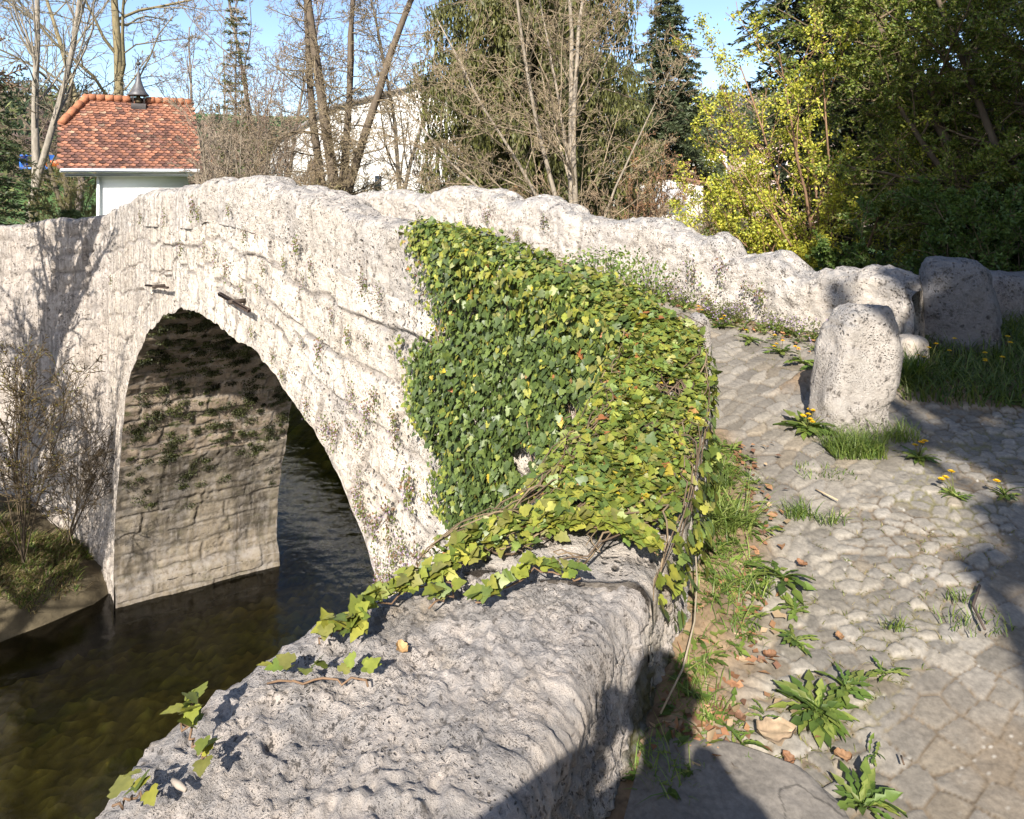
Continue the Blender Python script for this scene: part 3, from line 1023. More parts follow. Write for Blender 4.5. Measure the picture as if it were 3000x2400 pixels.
# wing wall on the near bank, round the corner of the bridge (under the ivy)
rw = RE[7:]; pw = PE[7:]; tw = TOPZ[7:]
rw = np.concatenate([rw, BR([2.75], 2.9)[:, :2]]); pw = np.concatenate([pw, BR([2.85], 3.36)[:, :2]]); tw = np.r_[tw, 0.95]
rock_wall("wing_wall", M['stone'], bridge, rw, pw, tw, np.full(len(tw), WATER - 1.2), ground_z(pw[:, 0], pw[:, 1]) - 0.1,
          ds=0.02, nout=70, ntop=18, nin=24, rad=0.08, amp=(0.05, 0.024, 0.008), freq=(1.6, 6, 24), seed=160, joint_u=0.8, joint_v=0.4, base=(0.58, 0.53, 0.47))
# wing wall on the far bank
p0 = BR(17.25, 2.9)[:2]; p1 = BR(17.25, 3.36)[:2]
dirw = np.array([(0, 0), (-0.45, 0.30), (-1.2, 0.52), (-3.0, 1.0), (-6, 1.7), (-12, 2.6)])
rock_wall("wing_wall", M['stone_streak'], bridge, p0 + dirw, p1 + dirw + np.array([0.1, 0.1]), np.array([0.97, 0.86, 0.74, 0.58, 0.50, 0.45]), np.full(6, WATER - 0.8), np.full(6, -0.4),
          ds=0.06, nout=130, ntop=8, nin=8, rad=0.12, amp=(0.09, 0.045, 0.014), freq=(0.9, 3, 12), seed=180, joint_u=0.9, joint_v=0.42, jdepth=0.045, base=(0.46, 0.42, 0.38), grow=1.0)
# two iron wall anchors
for (x0, y0, x1, y1, wd) in ((428, 836, 491, 843, 0.035), (643, 861, 730, 911, 0.045)):
    e = []
    for (qx, qy) in ((x0, y0), (x1, y1)):
        u_ = (qx - 1500) / FOC
        zd = 2.78 / (u_ * NV[0] + NV[1])
        e.append(at(qx, qy, zd))
    e = np.array(e)
    mid = e.mean(0)
    ln = np.linalg.norm(e[1] - e[0])
    ax0 = norm(e[1] - e[0])
    ax1 = np.array([-NV[0], -NV[1], 0])
    ax2 = norm(np.cross(ax0, ax1))
    mb = MB()
    mb.box(mid, (ln, 0.05, wd), (0.07, 0.05, 0.04), np.array([ax0, ax1, ax2]), 0.008)
    V, F = tube([mid + ax1 * 0.06, mid - ax1 * 0.16], 0.03, 8)
    mb.add(V, F, (0.06, 0.045, 0.035))
    mb.build("wall_anchor", M['iron'], bridge)

# ================================================================ loose stones and the riverside wall
rwall = thing("riverside_wall", (0, 0, 0), "thick low wall of rough pitted tufa in the foreground between path and river", "wall")
rock_wall("wall_body", M['tufa'], rwall, RE[:9], PE[:9], TOPZ[:9] + np.array([0, 0, 0, 0, 0.01, 0, 0, -0.005, -0.06]), np.full(9, WATER - 1.2), np.full(9, -0.1),
          ds=0.0065, nout=90, ntop=84, nin=84, rad=0.10, amp=(0.045, 0.012, 0.006, 0.012), freq=(2.2, 8, 26, 66), seed=200, joint_u=0, pits=1.6, ridged=0.015, stains=True, base=(0.50, 0.46, 0.425), grow=2.6)


def rock(name, mat, c, size, e=0.55, top_scale=0.85, lean=(0, 0), rot=0.0, amp=(0.04, 0.016, 0.006), freq=(3, 9, 34), seed=1, base=(0.40, 0.375, 0.345), nu=120, nv=70, parent=None):
    """Upright rounded block of stone resting at c."""
    u = np.linspace(0, 2 * math.pi, nu, endpoint=False)
    v = np.linspace(-math.pi / 2, math.pi / 2, nv)
    U, Vv = np.meshgrid(u, v, indexing='ij')
    pw_ = lambda a, k: np.sign(a) * np.abs(a) ** k
    X = pw_(np.cos(Vv), e) * pw_(np.cos(U), e)
    Y = pw_(np.cos(Vv), e) * pw_(np.sin(U), e)
    Z = pw_(np.sin(Vv), e)
    t_ = (Z + 1) / 2
    sc = 1 + (top_scale - 1) * t_
    X, Y = X * sc * size[0] / 2, Y * sc * size[1] / 2
    X = X + lean[0] * t_
    Y = Y + lean[1] * t_
    Zw = t_ * size[2]
    ca, sa = math.cos(rot), math.sin(rot)
    G = np.stack([X * ca - Y * sa, X * sa + Y * ca, Zw], -1) + np.asarray(c, float)
    P = G.reshape(-1, 3)
    cen = np.asarray(c, float) + np.array([lean[0] / 2, lean[1] / 2, size[2] / 2])
    nr = norm((P - cen) / np.array([size[0], size[1], size[2]]))
    d = 0
    for k, (a, f) in enumerate(zip(amp, freq)):
        d = d + a * fbm(P * f, 4, seed + 31 * k)
    d = d - np.clip(fbm(P * 15, 3, seed + 5) - 0.25, 0, 1) * amp[1] * 1.5
    V = P + nr * d[:, None]
    C = np.array(base) * (1 + 0.10 * fbm(P * 4, 3, seed + 8))[:, None]
    f = grid_faces(nu + 1, nv)
    f = np.where(f >= nu * nv, f - nu * nv, f)
    return mk(name, V, f, mat, parent, C, True, loc=c)


o = rock("standing_stone", M['tufa_far'], at(2515, 1305, 3.98) + np.array([0, 0.12, 0]), (0.50, 0.36, 0.80), 0.50, 0.74, (0.085, 0.02), 0.15, seed=210, amp=(0.07, 0.022, 0.009))
tag(o, "upright pale stone post, knee high, standing alone in the middle of the cobbled path", "stone post")
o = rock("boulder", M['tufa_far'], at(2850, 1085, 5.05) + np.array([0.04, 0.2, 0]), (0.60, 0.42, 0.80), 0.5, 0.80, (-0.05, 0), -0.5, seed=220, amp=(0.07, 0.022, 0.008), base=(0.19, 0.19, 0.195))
tag(o, "tall rounded dark grey boulder in shade at the end of the far parapet", "boulder")
o = rock("corner_stone", M['tufa_far'], np.array([1.09, 4.02, 0.22]), (0.17, 0.16, 0.72), 0.5, 0.8, (0, 0), 0.3, seed=230, amp=(0.03, 0.012, 0.005))
tag(o, "small pale upright stone poking out of the ivy at the path corner", "stone post")
o = rock("stone_block", M['tufa_far'], at(2692, 1100, 4.75) + np.array([0, 0.15, 0]), (0.26, 0.24, 0.24), 0.4, 0.8, (0.03, 0), 0.4, seed=240, amp=(0.02, 0.008, 0.003), base=(0.5, 0.45, 0.38))
tag(o, "low smooth buff stone block between the stone post and the dark boulder", "stone block")
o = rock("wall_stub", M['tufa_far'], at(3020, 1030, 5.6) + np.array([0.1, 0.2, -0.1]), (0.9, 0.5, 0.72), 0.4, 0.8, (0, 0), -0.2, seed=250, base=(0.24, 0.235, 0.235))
tag(o, "shaded grey wall stub overgrown at the right edge behind the boulder", "wall")
# flat slab at the foot of the wall
sl = np.array([at(1650, 2600, 1.67), at(1935, 2190, 2.08), at(2100, 2196, 2.075), at(2310, 2270, 1.99), at(2425, 2310, 1.94), at(2440, 2400, 1.85), at(2450, 2700, 1.6)])
u, v = np.meshgrid(np.linspace(0, 1, 150), np.linspace(0, 1, 150), indexing='ij')
PL, PR = sl[[0, 1, 2]], sl[[6, 5, 4, 3]]
lf = np.stack([np.interp(v, [0, 1], [0.05, 0.42]), np.interp(v, [0, 1], [1.2, 2.10])], -1)
rt = np.stack([np.interp(v, [0, 0.62, 0.82, 1], [0.98, 0.90, 0.84, 0.62]), np.interp(v, [0, 0.62, 0.82, 1], [1.2, 1.86, 1.97, 2.07])], -1)
XY = lf * (1 - u[..., None]) + rt * u[..., None]
P = np.stack([XY[..., 0].ravel(), XY[..., 1].ravel(), 0 * u.ravel()], -1)
edge = np.minimum.reduce([1 - u, 1 - v, u + 0.2]).ravel()
Zs = 0.052 + 0.010 * fbm(P * 3, 3, 260) + 0.003 * fbm(P * 30, 4, 261) - 0.08 * (1 - sm(0, 0.02, edge)) - 0.010 * (1 - sm(0.0, 0.07, edge))
cr = np.abs(fbm(P * 2.3, 4, 262)) < 0.008
C = np.array([0.155, 0.138, 0.118]) * (1 + 0.3 * fbm(P * 20, 4, 263) + 0.15 * fbm(P * 2, 2, 264))[:, None]
C = np.where(cr[:, None], C * 0.5, C)
P[:, 2] = Zs
o = mk("paving_slab", P, grid_faces(150, 150)[:, ::-1], M['cobble'], None, C, True, loc=(0.5, 1.8, 0))
tag(o, "large flat worn stone slab at the foot of the tufa wall", "slab")

# ================================================================ chapel
ch0 = at(420, 640, 23.0)
ch0[2] = -1.15
chapel = thing("chapel", ch0, "small white chapel with an orange beaver-tail tiled roof beyond the left end of the bridge", "chapel")
eL, eR = at(176, 493, 21.3), at(585, 494, 23.2)
rL, rR = at(254, 286, 23.2), at(560, 304, 25.0)
eL[2] = eR[2] = EYE + 0.17
rR[2] = EYE + 2.60
ax = norm(eR - eL)
rL = rR - ax * 3.25
upv = norm((rR - eR))
hL = eL + (rR - eR) * 0.60
nr = norm(np.cross(ax, upv))
bk = np.array([nr[0], nr[1], 0]); bk = -norm(bk) if bk[1] < 0 else norm(bk)
nr = nr if nr[1] < 0 else -nr
# tiles, laid course by course as real overlapping plates
mb = MB()
slope = np.linalg.norm(rR - eR)
nrow = 27
for r in range(nrow + 1):
    f = r / nrow
    a = eL + (hL - eL) * min(f / 0.60, 1.0) if f <= 0.60 else hL + (rL - hL) * (f - 0.60) / 0.40
    b = eR + (rR - eR) * f
    Lr = np.linalg.norm(b - a)
    nt = int(Lr / 0.185)
    d = norm(b - a)
    for i in range(nt + 1):
        w = Lr / nt
        off = 0.5 * (r % 2)
        q = (i - 0.5 + off) * w
        if q < -0.1 or q > Lr - 0.05:
            continue
        ctr = a + d * (q + w * 0.5)
        hw, ln = w * 0.485, 0.165
        pts = []
        for (uu, vv) in ((-hw, 0.5), (-hw, -0.30), (-hw * 0.72, -0.55), (0, -0.66), (hw * 0.72, -0.55), (hw, -0.30), (hw, 0.5)):
            pts.append(ctr + d * uu + upv * (vv * ln + 0.06) + nr * (0.035 - 0.035 * (vv + 0.66)) + nr * random.uniform(0, 0.012))
        low = [p - nr * 0.02 for p in pts]
        n = len(pts)
        weather = 1 - f
        t = random.random()
        base = np.array([0.29, 0.130, 0.080]) * random.uniform(0.75, 1.25)
        if t < 0.15 + 0.50 * weather: base = np.array([0.165, 0.080, 0.060]) * random.uniform(0.6, 1.2)
        if random.random() < 0.035: base = np.array([0.33, 0.21, 0.14]) * random.uniform(0.8, 1.1)
        if random.random() < 0.25 * (1 - f): base = base * np.array([0.65, 0.7, 0.75])
        V = np.array(pts + low)
        k = np.arange(n - 1)
        quads = np.stack([k, k + 1, n + k + 1, n + k], -1)[1:5]
        fan = np.array([(0, i_, i_ + 1) for i_ in range(1, n - 1)])
        mb.add(V, [fan, quads], base)
roof = mb.build("roof", M['tile'], chapel)
# under-boarding, back slope and half hip
mb = MB()
back = bk * 2 * np.linalg.norm((rR - eR)[:2])
eR2, eL2 = eR + back, eL + back
hL2 = hL + bk * 2 * np.linalg.norm((rL - hL)[:2])
dn = -nr * 0.05
mb.add([eL + dn, eR + dn, rR + dn, rL + dn, hL + dn], np.array([(0, 1, 2), (0, 2, 3), (0, 3, 4)]), (0.25, 0.1, 0.06))
mb.add([eL2, eR2, rR, rL, hL2], np.array([(0, 2, 1), (0, 3, 2), (0, 4, 3)]), (0.36, 0.13, 0.07))
mb.add([hL, rL, hL2], np.array([(0, 1, 2)]), (0.42, 0.16, 0.08))
mb.add([eL + dn, hL + dn, hL2, eL2], np.array([(0, 1, 2, 3)]), (0.75, 0.73, 0.7))
mb.add([eR + dn, rR + dn, eR2], np.array([(0, 2, 1)]), (0.75, 0.73, 0.7))
mb.build("roof_deck", M['tile'], chapel)
# ridge and hip tiles
for (a, b, n) in ((hL, rL, 4), (rL, rL + (rR - rL) * 0.40, 5), (rL + (rR - rL) * 0.56, rR, 6)):
    mb = MB()
    for i in range(n):
        p, q = a + (b - a) * (i / n), a + (b - a) * ((i + 1.06) / n)
        V, F = tube([p + nr * 0.03, q + nr * 0.05], [0.12, 0.135], 10)
        mb.add(V, F, np.array([0.36, 0.145, 0.075]) * random.uniform(0.8, 1.2))
    mb.build("ridge_course", M['tile'], roof)
# walls
inw = ax * 0.35
wL, wR = eL + ax * 0.95 + bk * 0.42, eR - ax * 0.32 + bk * 0.42
wd = np.linalg.norm(back) - 0.84
mb = MB()
cz = (-1.2 + EYE + 0.10) / 2
W = np.array([wL, wR, wR + bk * wd, wL + bk * wd])
lo, hi = W.copy(), W.copy()
lo[:, 2], hi[:, 2] = -1.3, EYE + 0.20
mb.add(np.r_[lo, hi], np.array([(0, 1, 5, 4), (1, 2, 6, 5), (2, 3, 7, 6), (3, 0, 4, 7)]), (0.80, 0.80, 0.79))
mb.build("wall", M['plaster'], chapel)
mb = MB()
mb.box((eL + eR) / 2 - np.array([0, 0, 0.06]) - bk * 0.06, (np.linalg.norm(eR - eL), 0.12, 0.12), (0.72, 0.73, 0.74), np.array([ax, bk, [0, 0, 1]]), 0.02)
mb.build("gutter", M['paint'], chapel)
mb = MB()
mb.box((eL + eR) / 2 + np.array([0, 0, -0.20]) + bk * 0.16, (np.linalg.norm(eR - eL) - 0.25, 0.26, 0.10), (0.74, 0.74, 0.73), np.array([ax, bk, [0, 0, 1]]), 0.01)
mb.build("eaves_board", M['paint'], chapel)
V, F = tube([wL - bk * 0.08 + ax * 0.06 + np.array([0, 0, -0.05]), np.array([*(wL - bk * 0.08 + ax * 0.06)[:2], -1.2])], 0.045, 8)
mk("downpipe", V, F, M['paint'], chapel, (0.70, 0.70, 0.70), True)
# ridge turret
tb = rL + (rR - rL) * 0.48 - bk * 0.10 + np.array([0, 0, -0.30])
tur = mk("turret", *(lambda m: (np.concatenate(m.V), [np.concatenate(f) for f in m.F.values() if f]))(
    MB().box(tb + np.array([0, 0, 0.0]), (0.46, 0.46, 0.34), (0.1, 0.09, 0.08), np.array([ax, bk, [0, 0, 1]]), 0.01)), M['slate'], chapel, (0.09, 0.08, 0.075))
for sx in (-1, 1):
    for sy in (-1, 1):
        mk("post", *(lambda m: (np.concatenate(m.V), [np.concatenate(f) for f in m.F.values() if f]))(
            MB().box(tb + ax * 0.17 * sx + bk * 0.17 * sy + np.array([0, 0, 0.32]), (0.05, 0.05, 0.32), (0.1, 0.1, 0.1), np.array([ax, bk, [0, 0, 1]]), 0.005)), M['slate'], tur, (0.07, 0.06, 0.055))
prof = [(0.35, 0.46), (0.36, 0.48), (0.26, 0.60), (0.17, 0.78), (0.10, 1.0), (0.055, 1.22), (0.025, 1.40), (0.015, 1.58)]
V, F = tube([tb + np.array([0, 0, h_]) for r_, h_ in prof], [r_ for r_, h_ in prof], 8)
mk("spire", V, F, M['slate'], chapel, (0.075, 0.072, 0.075))
V, F = tube([tb + np.array([0, 0, h_]) for h_ in (0.22, 0.28, 0.40, 0.48)], [0.13, 0.11, 0.07, 0.02], 12)
mk("bell", V, F, M['iron'], tur, (0.10, 0.075, 0.04), True)
u_ = np.linspace(-math.pi / 2, math.pi / 2, 9)
V, F = tube([tb + np.array([0, 0, 1.60 + 0.07 * math.sin(a)]) for a in u_], [max(0.002, 0.07 * math.cos(a)) for a in u_], 12)
V2, F2 = tube([tb + np.array([0, 0, 1.64]), tb + np.array([0, 0, 1.92])], [0.014, 0.006], 6)
mb = MB().add(V, F, (0.05, 0.045, 0.04)).add(V2, F2, (0.05, 0.045, 0.04))
mb.build("finial", M['slate'], chapel, True)

# ================================================================ houses beyond


def house(name, label, pts, depth_dir, mat_w, wall_c, roof_c, openings=(), eave=0.25, cat="house"):
    """pts: outline (px, py, z) of the front, first two at the foot, then round the top; the roof covers the top edges."""
    P = np.array([at(*p) for p in pts])
    P[0, 2] = P[1, 2] = -2.0
    root = thing(name, P[0], label, cat)
    dd = np.asarray(depth_dir, float)
    n = len(P)
    mb = MB()
    mb.add(np.r_[P, P + dd], [np.array([(0, i, i + 1) for i in range(1, n - 1)]), np.array([(i, n + i, n + (i + 1) % n, (i + 1) % n) for i in range(n)])], wall_c)
    mb.build("wall", mat_w, root)
    mb = MB()
    for i in range(2, n - 1):
        a, b = P[i], P[i + 1]
        if abs(a[0] - b[0]) < 0.8:
            continue
        t = norm(b - a)
        up = np.array([0, 0, 0.16])
        q = [a - t * eave - dd * 0.03, b + t * eave - dd * 0.03, b + t * eave + dd * 1.02, a - t * eave + dd * 1.02]
        q = [x + np.array([0, 0, 0.01]) for x in q]
        mb.add(q + [x + up for x in q], np.array([(0, 1, 2, 3), (7, 6, 5, 4), (0, 4, 5, 1), (1, 5, 6, 2), (2, 6, 7, 3), (3, 7, 4, 0)]), roof_c)
    mb.build("roof", M['slate'], root)
    fx_ = norm(P[1] - P[0])
    fn = -norm(np.cross(np.array([0, 0, 1.0]), fx_)) if np.cross(np.array([0, 0, 1.0]), fx_)[1] > 0 else norm(np.cross(np.array([0, 0, 1.0]), fx_))
    for (x0, y0, x1, y1, zz) in openings:
        a, b = at(x0, y0, zz), at(x1, y1, zz)
        c = (a + b) / 2
        # slide onto the front plane
        c = c - fn * np.dot(c - P[0], fn)
        w, h_ = abs(b[0] - a[0]), abs(b[2] - a[2])
        wn = MB().box(c + fn * 0.02, (w + 0.16, 0.10, h_ + 0.16), (0.6, 0.6, 0.6), np.array([fx_, fn, [0, 0, 1]]), 0.01).build("window", M['paint'], root)
        MB().box(c + fn * 0.06, (w, 0.05, h_), (0.05, 0.05, 0.06), np.array([fx_, fn, [0, 0, 1]])).build("pane", M['glass'], wn)
    return root


house("white_house", "large plain white house with a single sloping dark roof edge behind the bare multi-stemmed tree",
      [(760, 640, 44), (1290, 640, 38), (1268, 500, 38.2), (1245, 250, 38.4), (985, 318, 41.2), (800, 425, 43.4)], (3.5, 9, 0), M['plaster'], (0.60, 0.585, 0.555), (0.20, 0.18, 0.17),
      [(1104, 515, 1128, 560, 40.0), (900, 470, 930, 510, 42), (1000, 400, 1040, 440, 41)])
house("tower_house", "white flat-roofed house block seen between the drooping spruce and the tall fir",
      [(1738, 560, 62), (1802, 560, 60), (1802, 255, 60), (1738, 262, 62)], (-2, 9, 0), M['plaster'], (0.76, 0.75, 0.74), (0.25, 0.23, 0.22), [(1760, 300, 1785, 325, 61)])
house("pale_house", "pale house with dark windows low behind twigs right of centre",
      [(1885, 600, 52), (2010, 600, 50), (2010, 440, 50), (1950, 415, 51), (1885, 445, 52)], (2, 8, 0), M['plaster'], (0.66, 0.63, 0.6), (0.22, 0.14, 0.11),
      [(1900, 460, 1920, 490, 51), (1960, 455, 1985, 500, 51)])
house("white_villa", "small bright white house beside the blue-grey spruce",
      [(2020, 600, 56), (2150, 600, 56), (2150, 465, 56), (2085, 430, 56), (2020, 460, 56)], (1, 8, 0), M['plaster'], (0.78, 0.77, 0.75), (0.30, 0.13, 0.09),
      [(2045, 480, 2065, 505, 56), (2105, 480, 2125, 505, 56)])
house("pink_house", "pinkish house wall glimpsed behind the yellow flowering shrub",
      [(2220, 640, 34), (2560, 640, 34), (2560, 420, 34), (2390, 385, 34), (2220, 425, 34)], (1, 8, 0), M['plaster'], (0.55, 0.42, 0.37), (0.25, 0.13, 0.10),
      [(2260, 470, 2300, 520, 34), (2350, 470, 2390, 520, 34), (2450, 470, 2490, 520, 34)])
house("garden_shed", "low brown-roofed garden shed with a white door behind the board fence",
      [(1865, 620, 36), (2060, 620, 36), (2060, 540, 36), (1960, 522, 36), (1865, 536, 36)], (1, 5, 0), M['wood'], (0.55, 0.52, 0.48), (0.20, 0.10, 0.07),
      [(1880, 552, 1920, 578, 36)], cat="shed")
# board fence: one thing, boards and rails
fr_ = thing("board_fence", at(1845, 640, 30), "grey vertical board fence at the far garden right of the bridge", "fence")
mb = MB()
for i in range(46):
    p = at(1846 + i * 3.6, 592, 30)
    mb.box(p + np.array([0, random.uniform(-.01, .01), random.uniform(-.02, .02)]), (0.05, 0.025, 1.15), np.array([0.36, 0.36, 0.37]) * random.uniform(0.8, 1.15))
mb.build("boards", M['wood'], fr_)
mb = MB()
for y in (575, 612):
    mb.box((at(1846, y, 30.04) + at(2010, y, 30.04)) / 2, (2.6, 0.04, 0.08), (0.3, 0.3, 0.3))
mb.build("rail", M['wood'], fr_)
# blue trailer and orange machine on the field at the left
tr_ = thing("farm_trailer", at(105, 505, 62), "blue farm trailer with a framed body parked on the green field at the far left", "trailer")
c = at(108, 476, 62)
mb = MB()
for (dx, dz, w, h_) in ((0, 0.62, 2.5, 0.12), (-1.2, 0, 0.14, 1.3), (0.05, 0, 0.14, 1.3), (1.2, 0, 0.14, 1.3), (0.65, -0.35, 1.1, 0.6), (-0.6, -0.55, 1.2, 0.2)):
    mb.box(c + np.array([dx, 0, dz]), (w, 1.0, h_), (0.05, 0.17, 0.55), bev=0.02)
mb.build("body", M['paint'], tr_)
for dx in (-0.8, 0.8):
    V, F = tube([c + np.array([dx, -0.5, -0.85]), c + np.array([dx, -0.3, -0.85])], 0.3, 14)
    mk("wheel", V, F, M['slate'], tr_, (0.03, 0.03, 0.03))
hp = at(165, 482, 60)
om = thing("tipper_cart", hp, "orange cart half hidden behind the left end of the chapel roof", "cart")
MB().add(*(lambda a: (a, np.array([(0, 1, 5, 4), (1, 2, 6, 5), (2, 3, 7, 6), (3, 0, 4, 7), (0, 3, 2, 1), (4, 5, 6, 7)])))(
    np.array([hp + np.array(q) for q in ((-.6, -.4, -.25), (.6, -.4, -.25), (.6, .4, -.25), (-.6, .4, -.25), (-.8, -.5, .35), (.8, -.5, .35), (.8, .5, .35), (-.8, .5, .35))])), (0.5, 0.13, 0.04)).build("tub", M['paint'], om)
V, F = tube([hp + np.array([-.3, -.45, -.5]), hp + np.array([-.3, -.3, -.5])], 0.26, 12)
mk("wheel", V, F, M['slate'], om, (0.03, 0.03, 0.03))

# ================================================================ trees


def rv(s=1.0):
    return (random.gauss(0, s), random.gauss(0, s), random.gauss(0, s))


def vnorm(v):
    l = math.sqrt(v[0] * v[0] + v[1] * v[1] + v[2] * v[2]) or 1e-9
    return (v[0] / l, v[1] / l, v[2] / l)


def perp_dir(d, ang):
    """Direction at angle ang to d, random azimuth."""
    r = vnorm(rv())
    dt = r[0] * d[0] + r[1] * d[1] + r[2] * d[2]
    p = vnorm((r[0] - dt * d[0], r[1] - dt * d[1], r[2] - dt * d[2]))
    c, s = math.cos(ang), math.sin(ang)
    return (d[0] * c + p[0] * s, d[1] * c + p[1] * s, d[2] * c + p[2] * s)


def grow(segs, p, d, L, r, lvl, spec):
    """segs: list of (p0, p1, r0, r1, lvl). spec[lvl] = dict(n, seg, wob, up, t0, ang, ratio, rr)."""
    sp = spec[lvl]
    ns = sp['seg']
    pts, dirs, rads = [p], [d], [r]
    end_r = r * sp.get('end', 0.35)
    for i in range(ns):
        w = rv(sp['wob'])
        d = vnorm((d[0] + w[0], d[1] + w[1], d[2] + w[2] + sp['up']))
        q = (p[0] + d[0] * L / ns, p[1] + d[1] * L / ns, p[2] + d[2] * L / ns)
        r1 = r + (end_r - r) * (i + 1) / ns
        segs.append((p, q, rads[-1], r1, lvl))
        p = q
        pts.append(p); dirs.append(d); rads.append(r1)
    if lvl + 1 < len(spec):
        n = sp['n']
        nn_ = int(n) + (random.random() < n - int(n))
        for c in range(nn_):
            t = sp['t0'] + (1 - sp['t0']) * ((c + random.random()) / nn_)
            i = min(int(t * ns), ns - 1)
            f = t * ns - i
            a, b = pts[i], pts[i + 1]
            q = (a[0] + (b[0] - a[0]) * f, a[1] + (b[1] - a[1]) * f, a[2] + (b[2] - a[2]) * f)
            dd = perp_dir(dirs[i + 1], R(random.gauss(sp['ang'], sp['ang'] * 0.22)))
            if sp.get('flat'):
                dd = vnorm((dd[0], dd[1], dd[2] * (1 - sp['flat'])))
            ll = L * sp['ratio'] * random.uniform(0.6, 1.15) * (1.0 - sp.get('taper', 0.45) * t)
            grow(segs, q, dd, ll, min(rads[i] * 0.8, max(rads[i] * sp['rr'], 0.0035)), lvl + 1, spec)


def wood(root, segs, bark, twig, rmin=0.004, cut=1):
    a0 = [s for s in segs if s[4] < cut]
    a1 = [s for s in segs if s[4] >= cut]
    for nm, ss_, n, col in (("trunk", a0, 9, bark), ("branches", a1, 4, None)):
        if not ss_:
            continue
        P0 = np.array([s[0] for s in ss_]); P1 = np.array([s[1] for s in ss_])
        R0 = np.maximum([s[2] for s in ss_], rmin); R1 = np.maximum([s[3] for s in ss_], rmin)
        P1 = P1 + (P1 - P0) * 0.03
        V, F = prisms(P0, P1, R0, R1, n)
        if col is None:
            w = np.clip((R0 - rmin) / 0.05, 0, 1)[:, None]
            c = np.asarray(twig) * (1 - w) + np.asarray(bark) * w
            c = c * rng.uniform(0.75, 1.25, (len(c), 1))
            C = np.repeat(c, 2 * n, 0)
        else:
            C = np.broadcast_to(np.asarray(col, float), (len(V), 3))
        mk(nm, V, F, M['bark'] if nm == "trunk" else M['twig'], root, C, nm == "trunk")


def stem_part(root, ss_, bark, twig, rmin):
    P0 = np.array([s[0] for s in ss_]); P1 = np.array([s[1] for s in ss_])
    R0 = np.maximum([s[2] for s in ss_], rmin); R1 = np.maximum([s[3] for s in ss_], rmin)
    V, F = prisms(P0, P1 + (P1 - P0) * 0.03, R0, R1, 4)
    w = np.clip((R0 - rmin) / 0.02, 0, 1)[:, None]
    C = (np.asarray(twig) * (1 - w) + np.asarray(bark) * w) * rng.uniform(0.75, 1.25, (len(P0), 1))
    mk("stem", V, F, M['twig'], root, np.repeat(C, 8, 0))


def foliage(root, name, P, D, L, W, cols, mat, tmpl=DIAM, tris=DIAM_F, nrm=None):
    N = rand_dirs(len(P)) if nrm is None else nrm
    V, F = cards(P, D, N, L, W, tmpl, tris)
    C = np.repeat(np.asarray(cols), len(tmpl), 0)
    return mk(name, V, F, mat, root, C)


def bare_tree(name, label, base, stems, spec, bark, twig, rmin=0.006, group=None, buds=None, cat="tree", cut=1, ground=None):
    """stems: list of (direction, length, radius)."""
    root = thing(name, base, label, cat, group)
    segs = []
    for (d, L, r) in stems:
        grow(segs, tuple(np.asarray(base, float) + np.array([random.gauss(0, r * 0.8), random.gauss(0, r * 0.8), 0])), vnorm(d), L, r, 0, spec)
    if cat == "shrub":
        starts = [i for i, s in enumerate(segs) if s[4] == 0 and (i == 0 or segs[i - 1][4] != 0)] + [len(segs)]
        for i0, i1 in zip(starts[:-1], starts[1:]):
            stem_part(root, segs[i0:i1], bark, twig, rmin)
    elif len(stems) >= 4:
        starts = [i for i, s in enumerate(segs) if s[4] == 0 and (i == 0 or segs[i - 1][4] != 0)] + [len(segs)]
        for i0, i1 in zip(starts[:-1], starts[1:]):
            wood(root, segs[i0:i1], bark, twig, rmin, cut)
    else:
        wood(root, segs, bark, twig, rmin, cut)
    if buds:
        per, L, W, palette, mt, lv = buds
        tw = [s for s in segs if s[4] >= lv]
        A = np.array([s[0] for s in tw]); B = np.array([s[1] for s in tw])
        idx_ = np.repeat(np.arange(len(tw)), int(per)) if per >= 1 else np.where(rng.random(len(tw)) < per)[0]
        t = rng.random((len(idx_), 1))
        P = A[idx_] + (B[idx_] - A[idx_]) * t
        D = norm(norm(B[idx_] - A[idx_]) + 0.9 * rng.normal(size=P.shape))
        pal = np.array(palette)
        foliage(root, "foliage", P, D, L * rng.uniform(0.6, 1.3, len(P)), W, pal[rng.integers(0, len(pal), len(P))] * rng.uniform(0.75, 1.25, (len(P), 1)), M[mt], LEAF if L > 0.03 else DIAM, LEAF_F if L > 0.03 else DIAM_F)
    return root


def S_(n, seg, wob, up, t0, ang, ratio, rr, **k):
    return dict(n=n, seg=seg, wob=wob, up=up, t0=t0, ang=ang, ratio=ratio, rr=rr, **k)


END = S_(0, 3, 0.16, 0.02, 0, 0, 0, 0, end=0.5)


